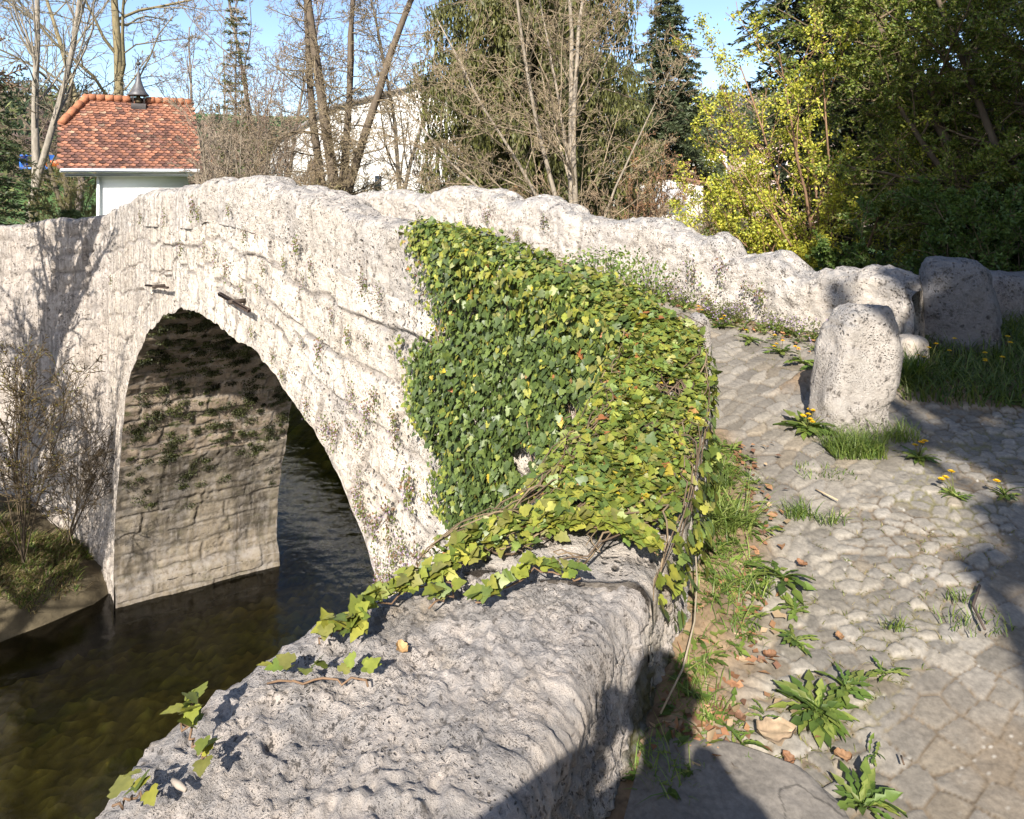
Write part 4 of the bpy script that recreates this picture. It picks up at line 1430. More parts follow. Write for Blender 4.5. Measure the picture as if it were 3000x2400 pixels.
def conifer(name, label, base, height, radius, trunk_r, z0=0.1, nwh=26, per=8, droop=0.25, weep=0.0, col=(0.03, 0.05, 0.018), seed=1, bark=(0.10, 0.075, 0.05), dens=1.0, card=(0.16, 0.05), group=None, rise=0.0, shape=1.0, near_only=None):
    global rng
    rng = np.random.default_rng(seed)
    random.seed(seed)
    root = thing(name, base, label, "tree", group)
    base = np.asarray(base, float)
    V, F = tube([base + np.array([0.02 * math.sin(i), 0.02 * math.cos(i * 1.7), height * i / 8]) for i in range(9)], [trunk_r * (1 - 0.92 * i / 8) for i in range(9)], 10)
    mk("trunk", V, F, M['bark'], root, bark, True)
    P, D, L, W, C, NN = [], [], [], [], [], []
    segs = []
    for w in range(nwh):
        f = z0 + (1 - z0) * (w + random.uniform(-0.3, 0.3)) / nwh
        f = min(max(f, z0), 0.985)
        rl = radius * (1 - (f - z0) / (1 - z0)) ** shape
        n = max(3, int(per * random.uniform(0.7, 1.2)))
        a0 = random.uniform(0, 6.28)
        for b in range(n):
            az = a0 + 2 * math.pi * (b + random.uniform(-0.3, 0.3)) / n
            ln = rl * random.uniform(0.55, 1.15) + 0.12
            ns = max(3, int(ln / 0.28))
            p = base + np.array([0, 0, height * f])
            hd = np.array([math.cos(az), math.sin(az), 0])
            pts = [p]
            for i in range(ns):
                t = (i + 1) / ns
                pts.append(p + hd * ln * t + np.array([random.gauss(0, .03), random.gauss(0, .03), rise * ln * t - droop * ln * t * t + 0.10 * ln * max(0, t - 0.6)]))
            for i in range(ns):
                segs.append((tuple(pts[i]), tuple(pts[i + 1]), trunk_r * 0.16 * (1 - i / ns) + 0.008, trunk_r * 0.16 * (1 - (i + 1) / ns) + 0.006, 1))
            side = np.array([-hd[1], hd[0], 0])
            pts = np.array(pts)
            m = int(ns * 7 * dens)
            tt = rng.uniform(0.10, 1.0, m) ** 0.8 * ns
            ii = np.minimum(tt.astype(int), ns - 1)
            q = pts[ii] + (pts[ii + 1] - pts[ii]) * (tt - ii)[:, None]
            if weep > 0:
                # hanging strands
                hl = weep * rng.uniform(0.25, 1.1, m) * np.clip(1.15 - 0.4 * tt / ns, 0.3, 1)
                k = 5
                s_off = side[None] * rng.normal(0, 0.10, (m, 1))
                for j in range(k):
                    P.append(q + s_off + np.array([0, 0, -1]) * (hl * j / k)[:, None] + rng.normal(0, 0.02, (m, 3)))
                    D.append(np.tile([0, 0, -1.0], (m, 1)) + rng.normal(0, 0.22, (m, 3)))
                    L.append(hl / k * 1.35)
                    W.append(np.full(m, card[1]) * rng.uniform(0.6, 1.3, m))
                    NN.append(rng.normal(size=(m, 3)) * np.array([1, 1, 0.1]))
                    C.append(np.tile(col, (m, 1)) * rng.uniform(0.6, 1.45, (m, 1)) * np.array([1 + 0.25 * j / k, 1 + 0.22 * j / k, 1]))
            else:
                sg = rng.choice([-1, 1], m)
                dd = hd[None] * rng.uniform(0.3, 0.9, (m, 1)) + side[None] * (sg * rng.uniform(0.5, 1.0, m))[:, None] + np.array([0, 0, 1]) * rng.uniform(-0.5, 0.25, (m, 1))
                dd = norm(dd)
                tl = (0.16 + 0.30 * ln / 2.5) * rng.uniform(0.5, 1.2, m) * (1.1 - 0.75 * tt / ns)
                tl = np.maximum(tl, 0.10)
                k = 3
                for j in range(k):
                    P.append(q + dd * (tl * j / k)[:, None])
                    D.append(dd + rng.normal(0, 0.35, (m, 3)))
                    L.append(np.full(m, card[0]) * rng.uniform(0.7, 1.3, m) + tl / k * 0.5)
                    W.append(np.full(m, card[1]) * rng.uniform(0.6, 1.3, m))
                    NN.append(rng.normal(size=(m, 3)))
                    C.append(np.tile(col, (m, 1)) * rng.uniform(0.6, 1.45, (m, 1)))
    wood(root, segs, bark, bark, 0.006, 0)
    foliage(root, "crown", np.concatenate(P), np.concatenate(D), np.concatenate(L), np.concatenate(W), np.concatenate(C), M['needle'], nrm=np.concatenate(NN))
    return root


def base_at(px, z, gz=-1.0):
    return np.array([(px - 1500) / FOC * z, z, gz])


# far wood on the hills: crowns too many and too small to count
random.seed(3); rng = np.random.default_rng(3)
Pf, Df, Lf, Wf, Cf = [], [], [], [], []
for i in range(3000):
    th_ = math.radians(random.uniform(-44, 46))
    r_ = random.uniform(98, 260) if i % 3 else random.uniform(250, 400)
    x, y = math.sin(th_) * r_, math.cos(th_) * r_
    ridge_ = 0.098 + 0.028 * math.sin(th_ * 5 + 0.6) + 0.022 * math.sin(th_ * 11 + 2)
    z_ = -2.0 + (r_ - 85) * ridge_ * 1.25 * float(sm(80, 260, r_))
    hgt = random.uniform(7, 13)
    con = random.random() < 0.35
    n = 42
    u = rng.normal(size=(n, 3)); u = norm(u) * rng.uniform(0.4, 1, (n, 1))
    if con:
        v = rng.random(n)
        q = np.stack([u[:, 0] * 2.2 * (1 - v), u[:, 1] * 2.2 * (1 - v), v * hgt], -1)
        c = np.array([0.030, 0.048, 0.022])
    else:
        q = u * np.array([3.2, 3.2, hgt * 0.42]) + np.array([0, 0, hgt * 0.55])
        c = random.choice([np.array([0.135, 0.105, 0.075]), np.array([0.16, 0.115, 0.085]), np.array([0.11, 0.10, 0.055]), np.array([0.10, 0.11, 0.04])])
    Pf.append(q + np.array([x, y, z_])); Df.append(rng.normal(size=(n, 3)) + np.array([0, 0, 0.8]))
    Lf.append(rng.uniform(0.9, 2.2, n)); Wf.append(rng.uniform(0.3, 0.8, n)); Cf.append(np.tile(c * random.uniform(0.8, 1.2), (n, 1)) * rng.uniform(0.7, 1.3, (n, 1)))
V, F = cards(np.concatenate(Pf), np.concatenate(Df), rand_dirs(len(np.concatenate(Pf))), np.concatenate(Lf), np.concatenate(Wf), DIAM, DIAM_F)
tag(mk("far_wood", V, F, M['twig'], None, np.repeat(np.concatenate(Cf), 4, 0)), kind="stuff")

# --- bare trees
YB, YT = (0.19, 0.155, 0.085), (0.20, 0.16, 0.105)      # lichen-yellow bark, twigs
BB, BT2 = (0.10, 0.072, 0.048), (0.15, 0.105, 0.065)    # brown
walnut = [S_(9, 10, 0.05, 0.03, 0.25, 48, 0.62, 0.42, taper=0.35, end=0.25), S_(8, 7, 0.13, 0.05, 0.2, 46, 0.45, 0.5), S_(7, 5, 0.15, 0.03, 0.15, 45, 0.45, 0.5), S_(4, 4, 0.18, 0.03, 0.2, 40, 0.5, 0.6), END]
bare_tree("bare_tree", "tall bare tree with a straight lichen-yellow trunk and forked limbs directly behind the chapel roof", base_at(330, 33, -1.2), [((0.0, 0, 1), 18, 0.30), ((-0.33, 0.1, 1), 15, 0.22)], walnut, YB, YT, 0.011)
random.seed(8)
bare_tree("bare_tree", "pale bare tree with upright branches at the top left corner", base_at(80, 26, -1.2), [((-0.1, 0, 1), 13, 0.17), ((0.12, 0, 1), 13, 0.15)],
          [S_(10, 8, 0.05, 0.04, 0.3, 30, 0.5, 0.45), S_(7, 6, 0.10, 0.08, 0.15, 32, 0.5, 0.5), S_(5, 4, 0.14, 0.05, 0.15, 38, 0.5, 0.5), END], (0.24, 0.21, 0.17), (0.22, 0.19, 0.14), 0.009)
random.seed(9)
bare_tree("bare_tree", "distant round-crowned bare tree, purplish brown, left of the chapel spire", base_at(235, 58, -1.5), [((0, 0, 1), 7, 0.35)],
          [S_(14, 5, 0.06, 0.02, 0.35, 55, 0.85, 0.45, taper=0.3), S_(10, 5, 0.14, 0.02, 0.15, 45, 0.55, 0.5), S_(10, 4, 0.15, 0.02, 0.1, 42, 0.5, 0.5), S_(4, 3, .2, 0, .2, 40, .5, .6), END], (0.13, 0.10, 0.085), (0.17, 0.12, 0.105), 0.018)
random.seed(10)
bare_tree("bare_tree", "bare brown tree leaning behind the tiled roof, left of the tall yellow trunk", base_at(205, 30, -1.2), [((0.25, 0, 1), 7, 0.16), ((-0.3, 0, 1), 6, 0.13)],
          [S_(9, 6, 0.12, 0.02, 0.25, 60, 0.7, 0.45), S_(8, 5, 0.16, 0.0, 0.15, 48, 0.5, 0.5), S_(6, 4, 0.16, 0.0, 0.1, 45, 0.5, 0.5), END], (0.10, 0.08, 0.055), (0.15, 0.12, 0.075), 0.011)
random.seed(12)
larch = [S_(34, 12, 0.035, 0.015, 0.08, 74, 0.19, 0.22, taper=0.55, end=0.3, flat=0.6), S_(10, 6, 0.16, 0.03, 0.12, 52, 0.50, 0.45), S_(6, 4, 0.22, -0.03, 0.1, 52, 0.55, 0.5), END]
bare_tree("larch_tree", "bare larch with several dark brown stems in front of the white house", base_at(985, 21, -1.0),
          [((-0.12, 0.05, 1), 13, 0.15), ((-0.035, -0.05, 1), 13.5, 0.19), ((0.02, 0.1, 1), 11, 0.11), ((0.26, 0.0, 1), 13, 0.16), ((0.14, 0.0, 1), 12, 0.13)], larch, (0.11, 0.085, 0.06), (0.21, 0.165, 0.10), 0.006)
fine = [S_(10, 9, 0.05, 0.04, 0.15, 32, 0.45, 0.42, taper=0.4, end=0.25), S_(7, 6, 0.11, 0.05, 0.12, 38, 0.48, 0.5), S_(6, 4, 0.16, 0.03, 0.1, 42, 0.5, 0.55), S_(4, 3, 0.18, 0.02, 0.15, 40, 0.6, 0.7), END]
random.seed(112)
bare_tree("bare_tree", "slender bare tree with reddish twigs between the slim spruce and the larch", base_at(815, 25, -1.1), [((-0.08, 0, 1), 11, 0.11), ((0.12, 0, 1), 10, 0.09)], fine, (0.18, 0.15, 0.115), (0.25, 0.195, 0.145), 0.0065)
random.seed(113)
bare_tree("bare_tree", "finely twigged bare tree in the gap between the larch and the drooping spruce", base_at(1165, 27, -1.1), [((-0.05, 0, 1), 11, 0.11), ((0.15, 0, 1), 10.5, 0.10)], fine, (0.18, 0.15, 0.11), (0.23, 0.185, 0.13), 0.0065)
random.seed(114)
bare_tree("bare_tree", "grey bare tree just right of the chapel spire, left of the slim spruce", base_at(590, 30, -1.1), [((-0.05, 0, 1), 9.5, 0.11), ((0.2, 0, 1), 8.5, 0.09)], fine, (0.18, 0.15, 0.12), (0.23, 0.19, 0.145), 0.007)
random.seed(13)
hazel = [S_(8, 9, 0.06, 0.02, 0.16, 38, 0.52, 0.45, taper=0.45, end=0.25), S_(7, 7, 0.13, 0.03, 0.15, 42, 0.46, 0.5), S_(8, 5, 0.20, 0.02, 0.10, 48, 0.48, 0.5), S_(3, 3, 0.2, 0.0, 0.2, 40, 0.6, 0.6), END]
bare_tree("alder_tree", "many-stemmed bare tree with pale grey arching stems leaning left behind the parapet", base_at(1700, 16.5, -0.9),
          [((-0.28, 0, 1), 9, 0.07), ((-0.20, 0.1, 1), 9.5, 0.10), ((-0.13, 0.0, 1), 9.5, 0.085), ((0.05, 0.1, 1), 8.5, 0.055), ((-0.9, -0.1, 0.9), 6.5, 0.055), ((-1.1, 0.1, 0.45), 4.2, 0.045), ((0.35, 0, 1), 5.5, 0.04), ((-0.5, 0.1, 1), 7.5, 0.06), ((-1.2, -0.1, 0.7), 5.0, 0.05)],
          hazel, (0.26, 0.22, 0.17), (0.25, 0.195, 0.125), 0.005, buds=(0.35, 0.03, 0.012, [(0.30, 0.16, 0.08), (0.22, 0.2, 0.06)], 'dry', 3))
# undergrowth shrubs, each its own thing
bush = [S_(7, 6, 0.08, 0.03, 0.2, 30, 0.5, 0.5), S_(6, 5, 0.15, 0.02, 0.15, 40, 0.5, 0.55), S_(5, 4, 0.18, 0.01, 0.15, 42, 0.5, 0.6), END]


def shrub(label, px, z, h, n, bark, twig, buds=None, gz=-1.0, spread=0.5, seed=1, rmin=0.006, r=0.03, name="bare_shrub"):
    random.seed(seed)
    st = [((random.gauss(0, spread), random.gauss(0, spread * 0.6), 1), h * random.uniform(0.7, 1.1), r * random.uniform(0.6, 1.2)) for _ in range(n)]
    return bare_tree(name, label, base_at(px, z, gz), st, bush, bark, twig, rmin, "bare shrubs behind the bridge", buds, "shrub", 1)


og = [(0.42, 0.20, 0.10), (0.34, 0.15, 0.07), (0.30, 0.24, 0.10)]
shrub("pale grey twiggy shrub fanning out right of the chapel", 700, 19, 4.6, 12, (0.26, 0.23, 0.18), (0.24, 0.19, 0.135), None, -1.0, 0.45, 21)
shrub("reddish bare shrub with last year's leaves behind the slim spruce", 800, 23, 6.5, 12, (0.16, 0.11, 0.08), (0.20, 0.15, 0.115), (0.4, 0.05, 0.022, og, 'dry', 2), -1.0, 0.35, 22)
shrub("tangled brown shrub low between the chapel and the larch", 830, 18, 3.0, 14, (0.15, 0.12, 0.085), (0.20, 0.15, 0.09), None, -1.0, 0.6, 23)
shrub("fine olive-twigged shrub at the foot of the larch", 1040, 18, 2.3, 14, (0.15, 0.13, 0.07), (0.21, 0.18, 0.085), None, -1.0, 0.5, 24)
shrub("dense brown thicket under the drooping spruce", 1480, 17, 2.2, 12, (0.14, 0.105, 0.07), (0.21, 0.15, 0.09), (0.5, 0.04, 0.02, og, 'dry', 2), -1.0, 0.7, 25)
shrub("orange-brown shrub with dry leaves below the tall fir", 1850, 19, 3.0, 6, (0.17, 0.12, 0.08), (0.25, 0.16, 0.10), (0.7, 0.05, 0.024, og, 'dry', 2), -1.0, 0.45, 26)
shrub("tall brown shrub catching the sun left of the blue-grey spruce", 1915, 22, 3.0, 4, (0.17, 0.12, 0.08), (0.25, 0.165, 0.105), (1.0, 0.05, 0.022, og, 'dry', 2), -1.0, 0.30, 27)
shrub("grey spreading shrub in front of the garden shed", 2000, 15, 2.4, 10, (0.17, 0.14, 0.10), (0.21, 0.165, 0.105), None, -1.0, 0.7, 28)
shrub("low bare shrub behind the notch of the far parapet", 1760, 14, 2.5, 12, (0.16, 0.125, 0.085), (0.22, 0.16, 0.10), None, -0.9, 0.7, 29)
shrub("olive-brown shrub at the left of the chapel wall", 215, 26, 3.6, 16, (0.13, 0.11, 0.06), (0.18, 0.155, 0.075), (1.0, 0.05, 0.025, [(0.16, 0.17, 0.04), (0.2, 0.17, 0.06)], 'leaf', 2), -1.2, 0.6, 30)
shrub("purplish far shrub between the chapel roof and the slim spruce", 560, 34, 5.2, 16, (0.15, 0.12, 0.10), (0.20, 0.145, 0.115), None, -1.2, 0.5, 31, 0.010)
shrub("brown bare thicket in front of the white house", 850, 30, 3.0, 10, (0.14, 0.11, 0.08), (0.21, 0.15, 0.10), None, -1.2, 0.6, 32, 0.009)
shrub("far brown shrub right of the white house", 1360, 30, 4.0, 12, (0.14, 0.11, 0.08), (0.21, 0.155, 0.105), None, -1.2, 0.6, 33, 0.009)

# --- conifers
conifer("spruce_tree", "dark spruce cut by the left edge of the photo, its lower boughs beside the chapel", base_at(-75, 21.5, -1.1), 8.0, 2.5, 0.16, 0.02, 26, 9, 0.25, 0.0, (0.040, 0.060, 0.018), 41, card=(0.15, 0.045))
conifer("spruce_tree", "small dark spruce low on the field between the left spruce and the chapel", base_at(205, 24, -1.3), 1.9, 0.95, 0.05, 0.03, 12, 8, 0.1, 0.0, (0.035, 0.06, 0.02), 42, card=(0.12, 0.035))
conifer("spruce_tree", "slim sparse spruce rising right of the chapel", base_at(692, 24, -1.1), 9.2, 0.7, 0.07, 0.05, 30, 4, 0.10, 0.0, (0.095, 0.10, 0.035), 43, dens=0.6, card=(0.13, 0.04), rise=0.25, shape=0.5)
conifer("spruce_tree", "big spruce with long drooping curtains of dark green twigs in the middle of the photo", base_at(1560, 23, -1.0), 17.5, 4.9, 0.30, 0.02, 44, 12, 0.30, 1.2, (0.085, 0.088, 0.024), 44, dens=1.35, card=(0.2, 0.065), rise=0.05, shape=0.55)
conifer("fir_tree", "tall blue-green fir standing against the sky right of centre", base_at(1955, 40, -1.5), 14.5, 4.0, 0.25, 0.05, 40, 9, 0.22, 0.0, (0.062, 0.080, 0.036), 45, dens=1.0, card=(0.26, 0.08), shape=0.75)
conifer("blue_spruce", "small pointed blue-grey spruce in the gap of sky right of centre", base_at(2120, 60, -1.5), 11.2, 2.6, 0.2, 0.05, 24, 9, 0.05, 0.0, (0.10, 0.125, 0.115), 46, card=(0.3, 0.10))
conifer("spruce_tree", "tall dark spruce behind the yellow flowering shrub", base_at(2470, 15, -0.8), 13.5, 2.7, 0.25, 0.02, 46, 11, 0.35, 0.0, (0.040, 0.052, 0.020), 47, dens=1.25, card=(0.14, 0.05), shape=0.45)
conifer("spruce_tree", "dark green conifer low behind the houses, right of the tall fir", base_at(2040, 46, -1.5), 8.0, 3.6, 0.2, 0.03, 18, 9, 0.1, 0.0, (0.050, 0.066, 0.03), 48, card=(0.3, 0.10))

# --- yellow flowering maple shrub: stems, twigs and clusters of blossom
random.seed(51); rng = np.random.default_rng(51)
mp = base_at(2440, 9.6, -0.35)
maple = thing("flowering_maple", mp, "yellow-green flowering maple shrub fanning up behind the far parapet", "shrub")
segs = []
msp = [S_(8, 8, 0.05, 0.015, 0.15, 32, 0.42, 0.5, taper=0.3, end=0.3), S_(5, 5, 0.10, 0.04, 0.2, 35, 0.45, 0.6), S_(0, 3, 0.12, 0.05, 0, 0, 0, 0, end=0.5)]
for (dx, dy, L, r) in ((-0.62, 0, 3.6, 0.028), (-0.85, -0.1, 3.0, 0.024), (-1.2, 0.1, 2.6, 0.02), (-0.42, 0.2, 3.9, 0.032), (-0.2, -0.2, 3.9, 0.032), (0.05, 0.1, 3.6, 0.03), (-1.0, -0.3, 2.2, 0.018),
                      (-0.55, -0.35, 3.0, 0.022), (0.25, 0, 2.6, 0.025), (-1.9, 0, 2.3, 0.014), (-1.5, -0.2, 2.6, 0.016), (-0.95, -0.5, 1.5, 0.014), (-0.6, -0.6, 1.3, 0.014), (-0.3, -0.5, 2.0, 0.016), (-0.1, 0.3, 4.2, 0.032), (-0.75, 0.3, 2.2, 0.016), (-1.3, -0.3, 1.4, 0.013)):
    k0_ = len(segs)
    grow(segs, tuple(mp + np.array([random.gauss(0, .12), random.gauss(0, .12), 0])), vnorm((dx, dy, 1)), L, r, 0, msp)
    stem_part(maple, segs[k0_:], (0.23, 0.14, 0.085), (0.27, 0.16, 0.09), 0.004)
tips = [s[1] for s in segs if s[4] >= 1]
tips = np.array([t for t in tips if random.random() < 0.36])
n = 34
P = np.repeat(tips, n, 0) + rng.normal(0, 0.047, (len(tips) * n, 3))
tc = np.array([(0.42, 0.40, 0.05), (0.36, 0.37, 0.04), (0.50, 0.46, 0.06), (0.26, 0.29, 0.04)])[rng.integers(0, 4, len(P))]
foliage(maple, "blossom", P, rng.normal(size=P.shape), rng.uniform(0.03, 0.055, len(P)), rng.uniform(0.02, 0.034, len(P)), tc * rng.uniform(0.8, 1.2, (len(P), 1)), M['petal'])

# --- dense leafing tree at the right
random.seed(52); rng = np.random.default_rng(52)
hsp = [S_(15, 8, 0.05, 0.03, 0.05, 55, 0.46, 0.42, taper=0.35, end=0.3), S_(12, 7, 0.11, 0.0, 0.12, 48, 0.48, 0.5), S_(8, 5, 0.14, -0.02, 0.12, 45, 0.45, 0.55), S_(0, 3, 0.15, -0.06, 0, 0, 0, 0, end=0.5)]
bare_tree("hornbeam_tree", "large dense tree just leafing out, mostly in shade, filling the right edge", base_at(3130, 8.3, 0.1),
          [((-0.06, 0, 1), 6.2, 0.085), ((-0.30, 0.15, 1), 5.6, 0.065), ((0.25, 0.1, 1), 6.2, 0.08), ((-0.75, 0.3, 1.0), 3.6, 0.07), ((-0.15, -0.2, 1), 5.0, 0.09), ((0.1, 0.5, 1), 6.0, 0.1), ((-0.55, 0.5, 1), 5.2, 0.09), ((-0.5, 0.1, 0.35), 2.4, 0.05), ((0.5, -0.1, 0.7), 4.0, 0.06)],
          hsp, (0.10, 0.075, 0.05), (0.13, 0.095, 0.055), 0.004, buds=(7, 0.048, 0.024, [(0.15, 0.20, 0.03), (0.19, 0.23, 0.035), (0.11, 0.16, 0.028), (0.26, 0.26, 0.06)], 'leaf', 2))
random.seed(53); rng = np.random.default_rng(53)
bare_tree("hornbeam_tree", "second leafing tree farther back at the upper right, behind the dark spruce", base_at(2960, 12.5, -0.5),
          [((-0.1, 0, 1), 8.5, 0.10), ((-0.35, 0, 1), 7.5, 0.08), ((0.2, 0, 1), 8, 0.08), ((0.5, 0, 1), 7, 0.07)],
          hsp, (0.10, 0.075, 0.05), (0.14, 0.10, 0.055), 0.006, buds=(5, 0.07, 0.034, [(0.13, 0.17, 0.03), (0.17, 0.20, 0.035), (0.10, 0.14, 0.03)], 'leaf', 2))
random.seed(54); rng = np.random.default_rng(54)
shrub("dark leafy undergrowth shrub behind the grey boulder", 2760, 7.4, 1.5, 16, (0.09, 0.07, 0.045), (0.12, 0.09, 0.05), (4.0, 0.045, 0.024, [(0.07, 0.12, 0.025), (0.10, 0.15, 0.03)], 'leaf', 1), -0.1, 0.8, 54, 0.004, 0.015, "leafy_shrub")
shrub("leafy dark shrub at the right edge beside the wall stub", 3020, 6.6, 1.6, 14, (0.09, 0.07, 0.045), (0.12, 0.09, 0.05), (4.0, 0.045, 0.024, [(0.07, 0.12, 0.025), (0.10, 0.15, 0.03)], 'leaf', 1), 0.2, 0.8, 55, 0.004, 0.015, "leafy_shrub")

# --- bare withies on the low bank in front of the far wing wall
shrub("tangle of tall thin bare stems on the low bank at the left edge", 70, 14.0, 4.4, 9, (0.075, 0.055, 0.035), (0.095, 0.07, 0.04), (0.25, 0.05, 0.02, [(0.3, 0.22, 0.04), (0.2, 0.2, 0.03)], 'leaf', 2), -6.2, 0.22, 61, 0.006, 0.022)  # stem colours of both shrubs darkened to stand in for shade
shrub("shorter bare stems on the low bank, nearer the arch", 200, 14.6, 2.4, 8, (0.075, 0.055, 0.035), (0.095, 0.07, 0.04), None, -6.1, 0.35, 62, 0.005, 0.014)
# --- trees standing outside the frame that throw the shade seen in it
random.seed(63)
bare_tree("bare_tree", "bare tree beyond the left edge, throwing branch shadows on the bridge wall", (-14.0, 10.4, -6.3), [((0.30, 0.05, 1), 12, 0.29), ((0.42, 0.1, 1), 11.5, 0.22), ((0.18, 0, 1), 11, 0.22)],
          [S_(16, 9, 0.05, 0.02, 0.15, 40, 0.28, 0.42), S_(9, 6, 0.13, 0.03, 0.15, 45, 0.5, 0.5), S_(7, 4, 0.15, 0.02, 0.15, 45, 0.5, 0.6), END], BB, BT2, 0.014)
random.seed(163)
bare_tree("bare_tree", "bare tree leaning out over the river beyond the left edge, shading the pier", (-13.2, 6.0, -6.6), [((0.42, 0.0, 1), 10.5, 0.17), ((0.25, 0.05, 1), 10, 0.14)], [S_(14, 9, 0.05, 0.02, 0.2, 42, 0.30, 0.42), S_(8, 6, 0.13, 0.03, 0.15, 45, 0.5, 0.5), S_(5, 4, 0.15, 0.02, 0.15, 45, 0.5, 0.6), END], BB, BT2, 0.012)
for (nm, lb_, c, rad_, hh, sd) in (("evergreen_tree", "dense evergreen behind the camera whose shade covers the right of the path", (5.86, -8.0, 0), 6.1, 16.5, 64), ("evergreen_tree", "taller evergreen farther behind the camera shading the right-hand trees", (8.9, -11.0, 0), 6.6, 25.0, 65)):
    rng = np.random.default_rng(sd)
    t_ = thing(nm, c, lb_, "tree")
    V, F = tube([np.array(c) + np.array([0, 0, hh * i / 6]) for i in range(7)], [0.35 * (1 - i / 7) for i in range(7)], 10)
    mk("trunk", V, F, M['bark'], t_, (0.1, 0.08, 0.05), True)
    n = 34000
    zf = rng.random(n)
    ang = rng.uniform(0, 6.283, n)
    rr_ = rad_ * (1 - 0.6 * zf ** 4) * rng.uniform(0.1, 1, n) ** 0.33 * (0.92 + 0.08 * np.sin(zf * 31 + 2 * ang))
    rr_ = rr_ / (np.abs(np.cos(ang + 0.21)) ** 5 + np.abs(np.sin(ang + 0.21)) ** 5) ** 0.2
    P = np.stack([c[0] + rr_ * np.cos(ang), c[1] + rr_ * np.sin(ang), 1.2 + zf * (hh - 1.2)], -1)
    foliage(t_, "crown", P, rng.normal(size=P.shape), rng.uniform(0.35, 0.7, n), rng.uniform(0.2, 0.35, n), np.tile((0.03, 0.05, 0.02), (n, 1)), M['needle'])

# ================================================================ ivy over the corner of the bridge
random.seed(70); rng = np.random.default_rng(70)


def cast(px, py, D):
    """Photo pixel -> point of the vertical plane N = D of the bridge (s, height)."""
    u = (px - 1500.0) / FOC
    z = D / (u * NV[0] + NV[1])
    return u * z * DV[0] + z * DV[1], EYE - (py - YH) / FOC * z


dark_g = 1.12 * np.array([(0.056, 0.082, 0.022), (0.070, 0.102, 0.025), (0.044, 0.066, 0.019), (0.092, 0.122, 0.030)])
lime_g = 1.08 * np.array([(0.18, 0.20, 0.034), (0.14, 0.165, 0.03), (0.23, 0.225, 0.04), (0.095, 0.13, 0.026), (0.17, 0.165, 0.045)])
odd_c = np.array([(0.40, 0.30, 0.03), (0.30, 0.12, 0.045), (0.36, 0.20, 0.08), (0.42, 0.33, 0.05)])


def pick(pal, n, v=0.25):
    return pal[rng.integers(0, len(pal), n)] * rng.uniform(1 - v, 1 + v, (n, 1))


ivy = thing("ivy", (0.4, 3.5, 0.4), "mass of glossy ivy covering the corner of the bridge wall and its top", "ivy")
edge_px = [(1158, 665), (1172, 760), (1168, 900), (1185, 1100), (1195, 1250), (1245, 1430), (1300, 1640), (1340, 1760)]
eb = np.array([cast(x, y, 2.85) for x, y in edge_px])
P_, D_, N_l, L_, C_ = [], [], [], [], []


def add_leaves(P, D, N, L, C):
    P_.append(P); D_.append(D); N_l.append(N); L_.append(L); C_.append(C)


nf = np.array([-NV[0], -NV[1], 0.0])
# (1) on the bridge face
n = 24000
s_ = rng.uniform(2.45, 5.1, n)
h_ = EYE - rng.uniform(0.35, 3.3, n)
smax = np.interp(-h_, -eb[:, 1], eb[:, 0]) + 0.55 * fbm(np.stack([h_ * 3, 0 * h_, 0 * h_], -1), 4, 71) - 0.05
tp = top_at(s_)
pp = np.stack([s_, h_, 0 * s_], -1)
thin = sm(0.0, 0.7, smax - s_)
hole = fbm(pp * 2.2, 3, 72)
ok = (s_ < smax) & (h_ < tp + 0.04) & (rng.random(n) < 0.12 + 0.95 * thin) & (hole > -0.5 + 0.38 * (1 - thin))
s_, h_, thin = s_[ok], h_[ok], thin[ok]
n = len(s_)
lump = 0.10 + 0.08 * fbm(np.stack([s_, h_, 0 * s_], -1) * 1.6, 3, 73)
P = BR(s_, 2.9, h_) + nf * (lump * thin * rng.uniform(0.3, 1.0, n) + 0.06)[:, None]
D = np.tile([0, 0, -1.0], (n, 1)) + nf * rng.uniform(0.0, 0.55, (n, 1)) + 0.42 * rng.normal(size=(n, 3))
N = nf + np.array([0, 0, 0.55]) + 0.42 * rng.normal(size=(n, 3))
col = pick(dark_g, n)
lg = (rng.random(n) < 0.10 + 0.75 * (1 - thin) + 0.55 * sm(0.35, 0.0, top_at(s_) - h_) + 0.4 * sm(-0.9, -1.5, h_))
col[lg] = pick(lime_g, lg.sum())
od = rng.random(n) < 0.015
col[od] = pick(odd_c, od.sum())
add_leaves(P, D, N, (0.022 + 0.036 * rng.random(n) ** 1.5) * (0.65 + 0.35 * thin), col)
# (2) on the face of the wing wall under its river edge
seg_i = np.arange(7, len(RE))
er = np.concatenate([RE[7:], BR([2.7], 2.9)[:, :2]]); ep = np.concatenate([PE[7:], BR([2.8], 3.36)[:, :2]]); et = np.r_[TOPZ[7:], 0.93]
tl = np.r_[0, np.cumsum(np.linalg.norm(np.diff(er, axis=0), axis=1))]


def edge(u, arr):
    arr = np.asarray(arr, float)
    return np.stack([np.interp(u, tl, arr[:, k]) for k in range(arr.shape[1])], -1) if arr.ndim == 2 else np.interp(u, tl, arr)


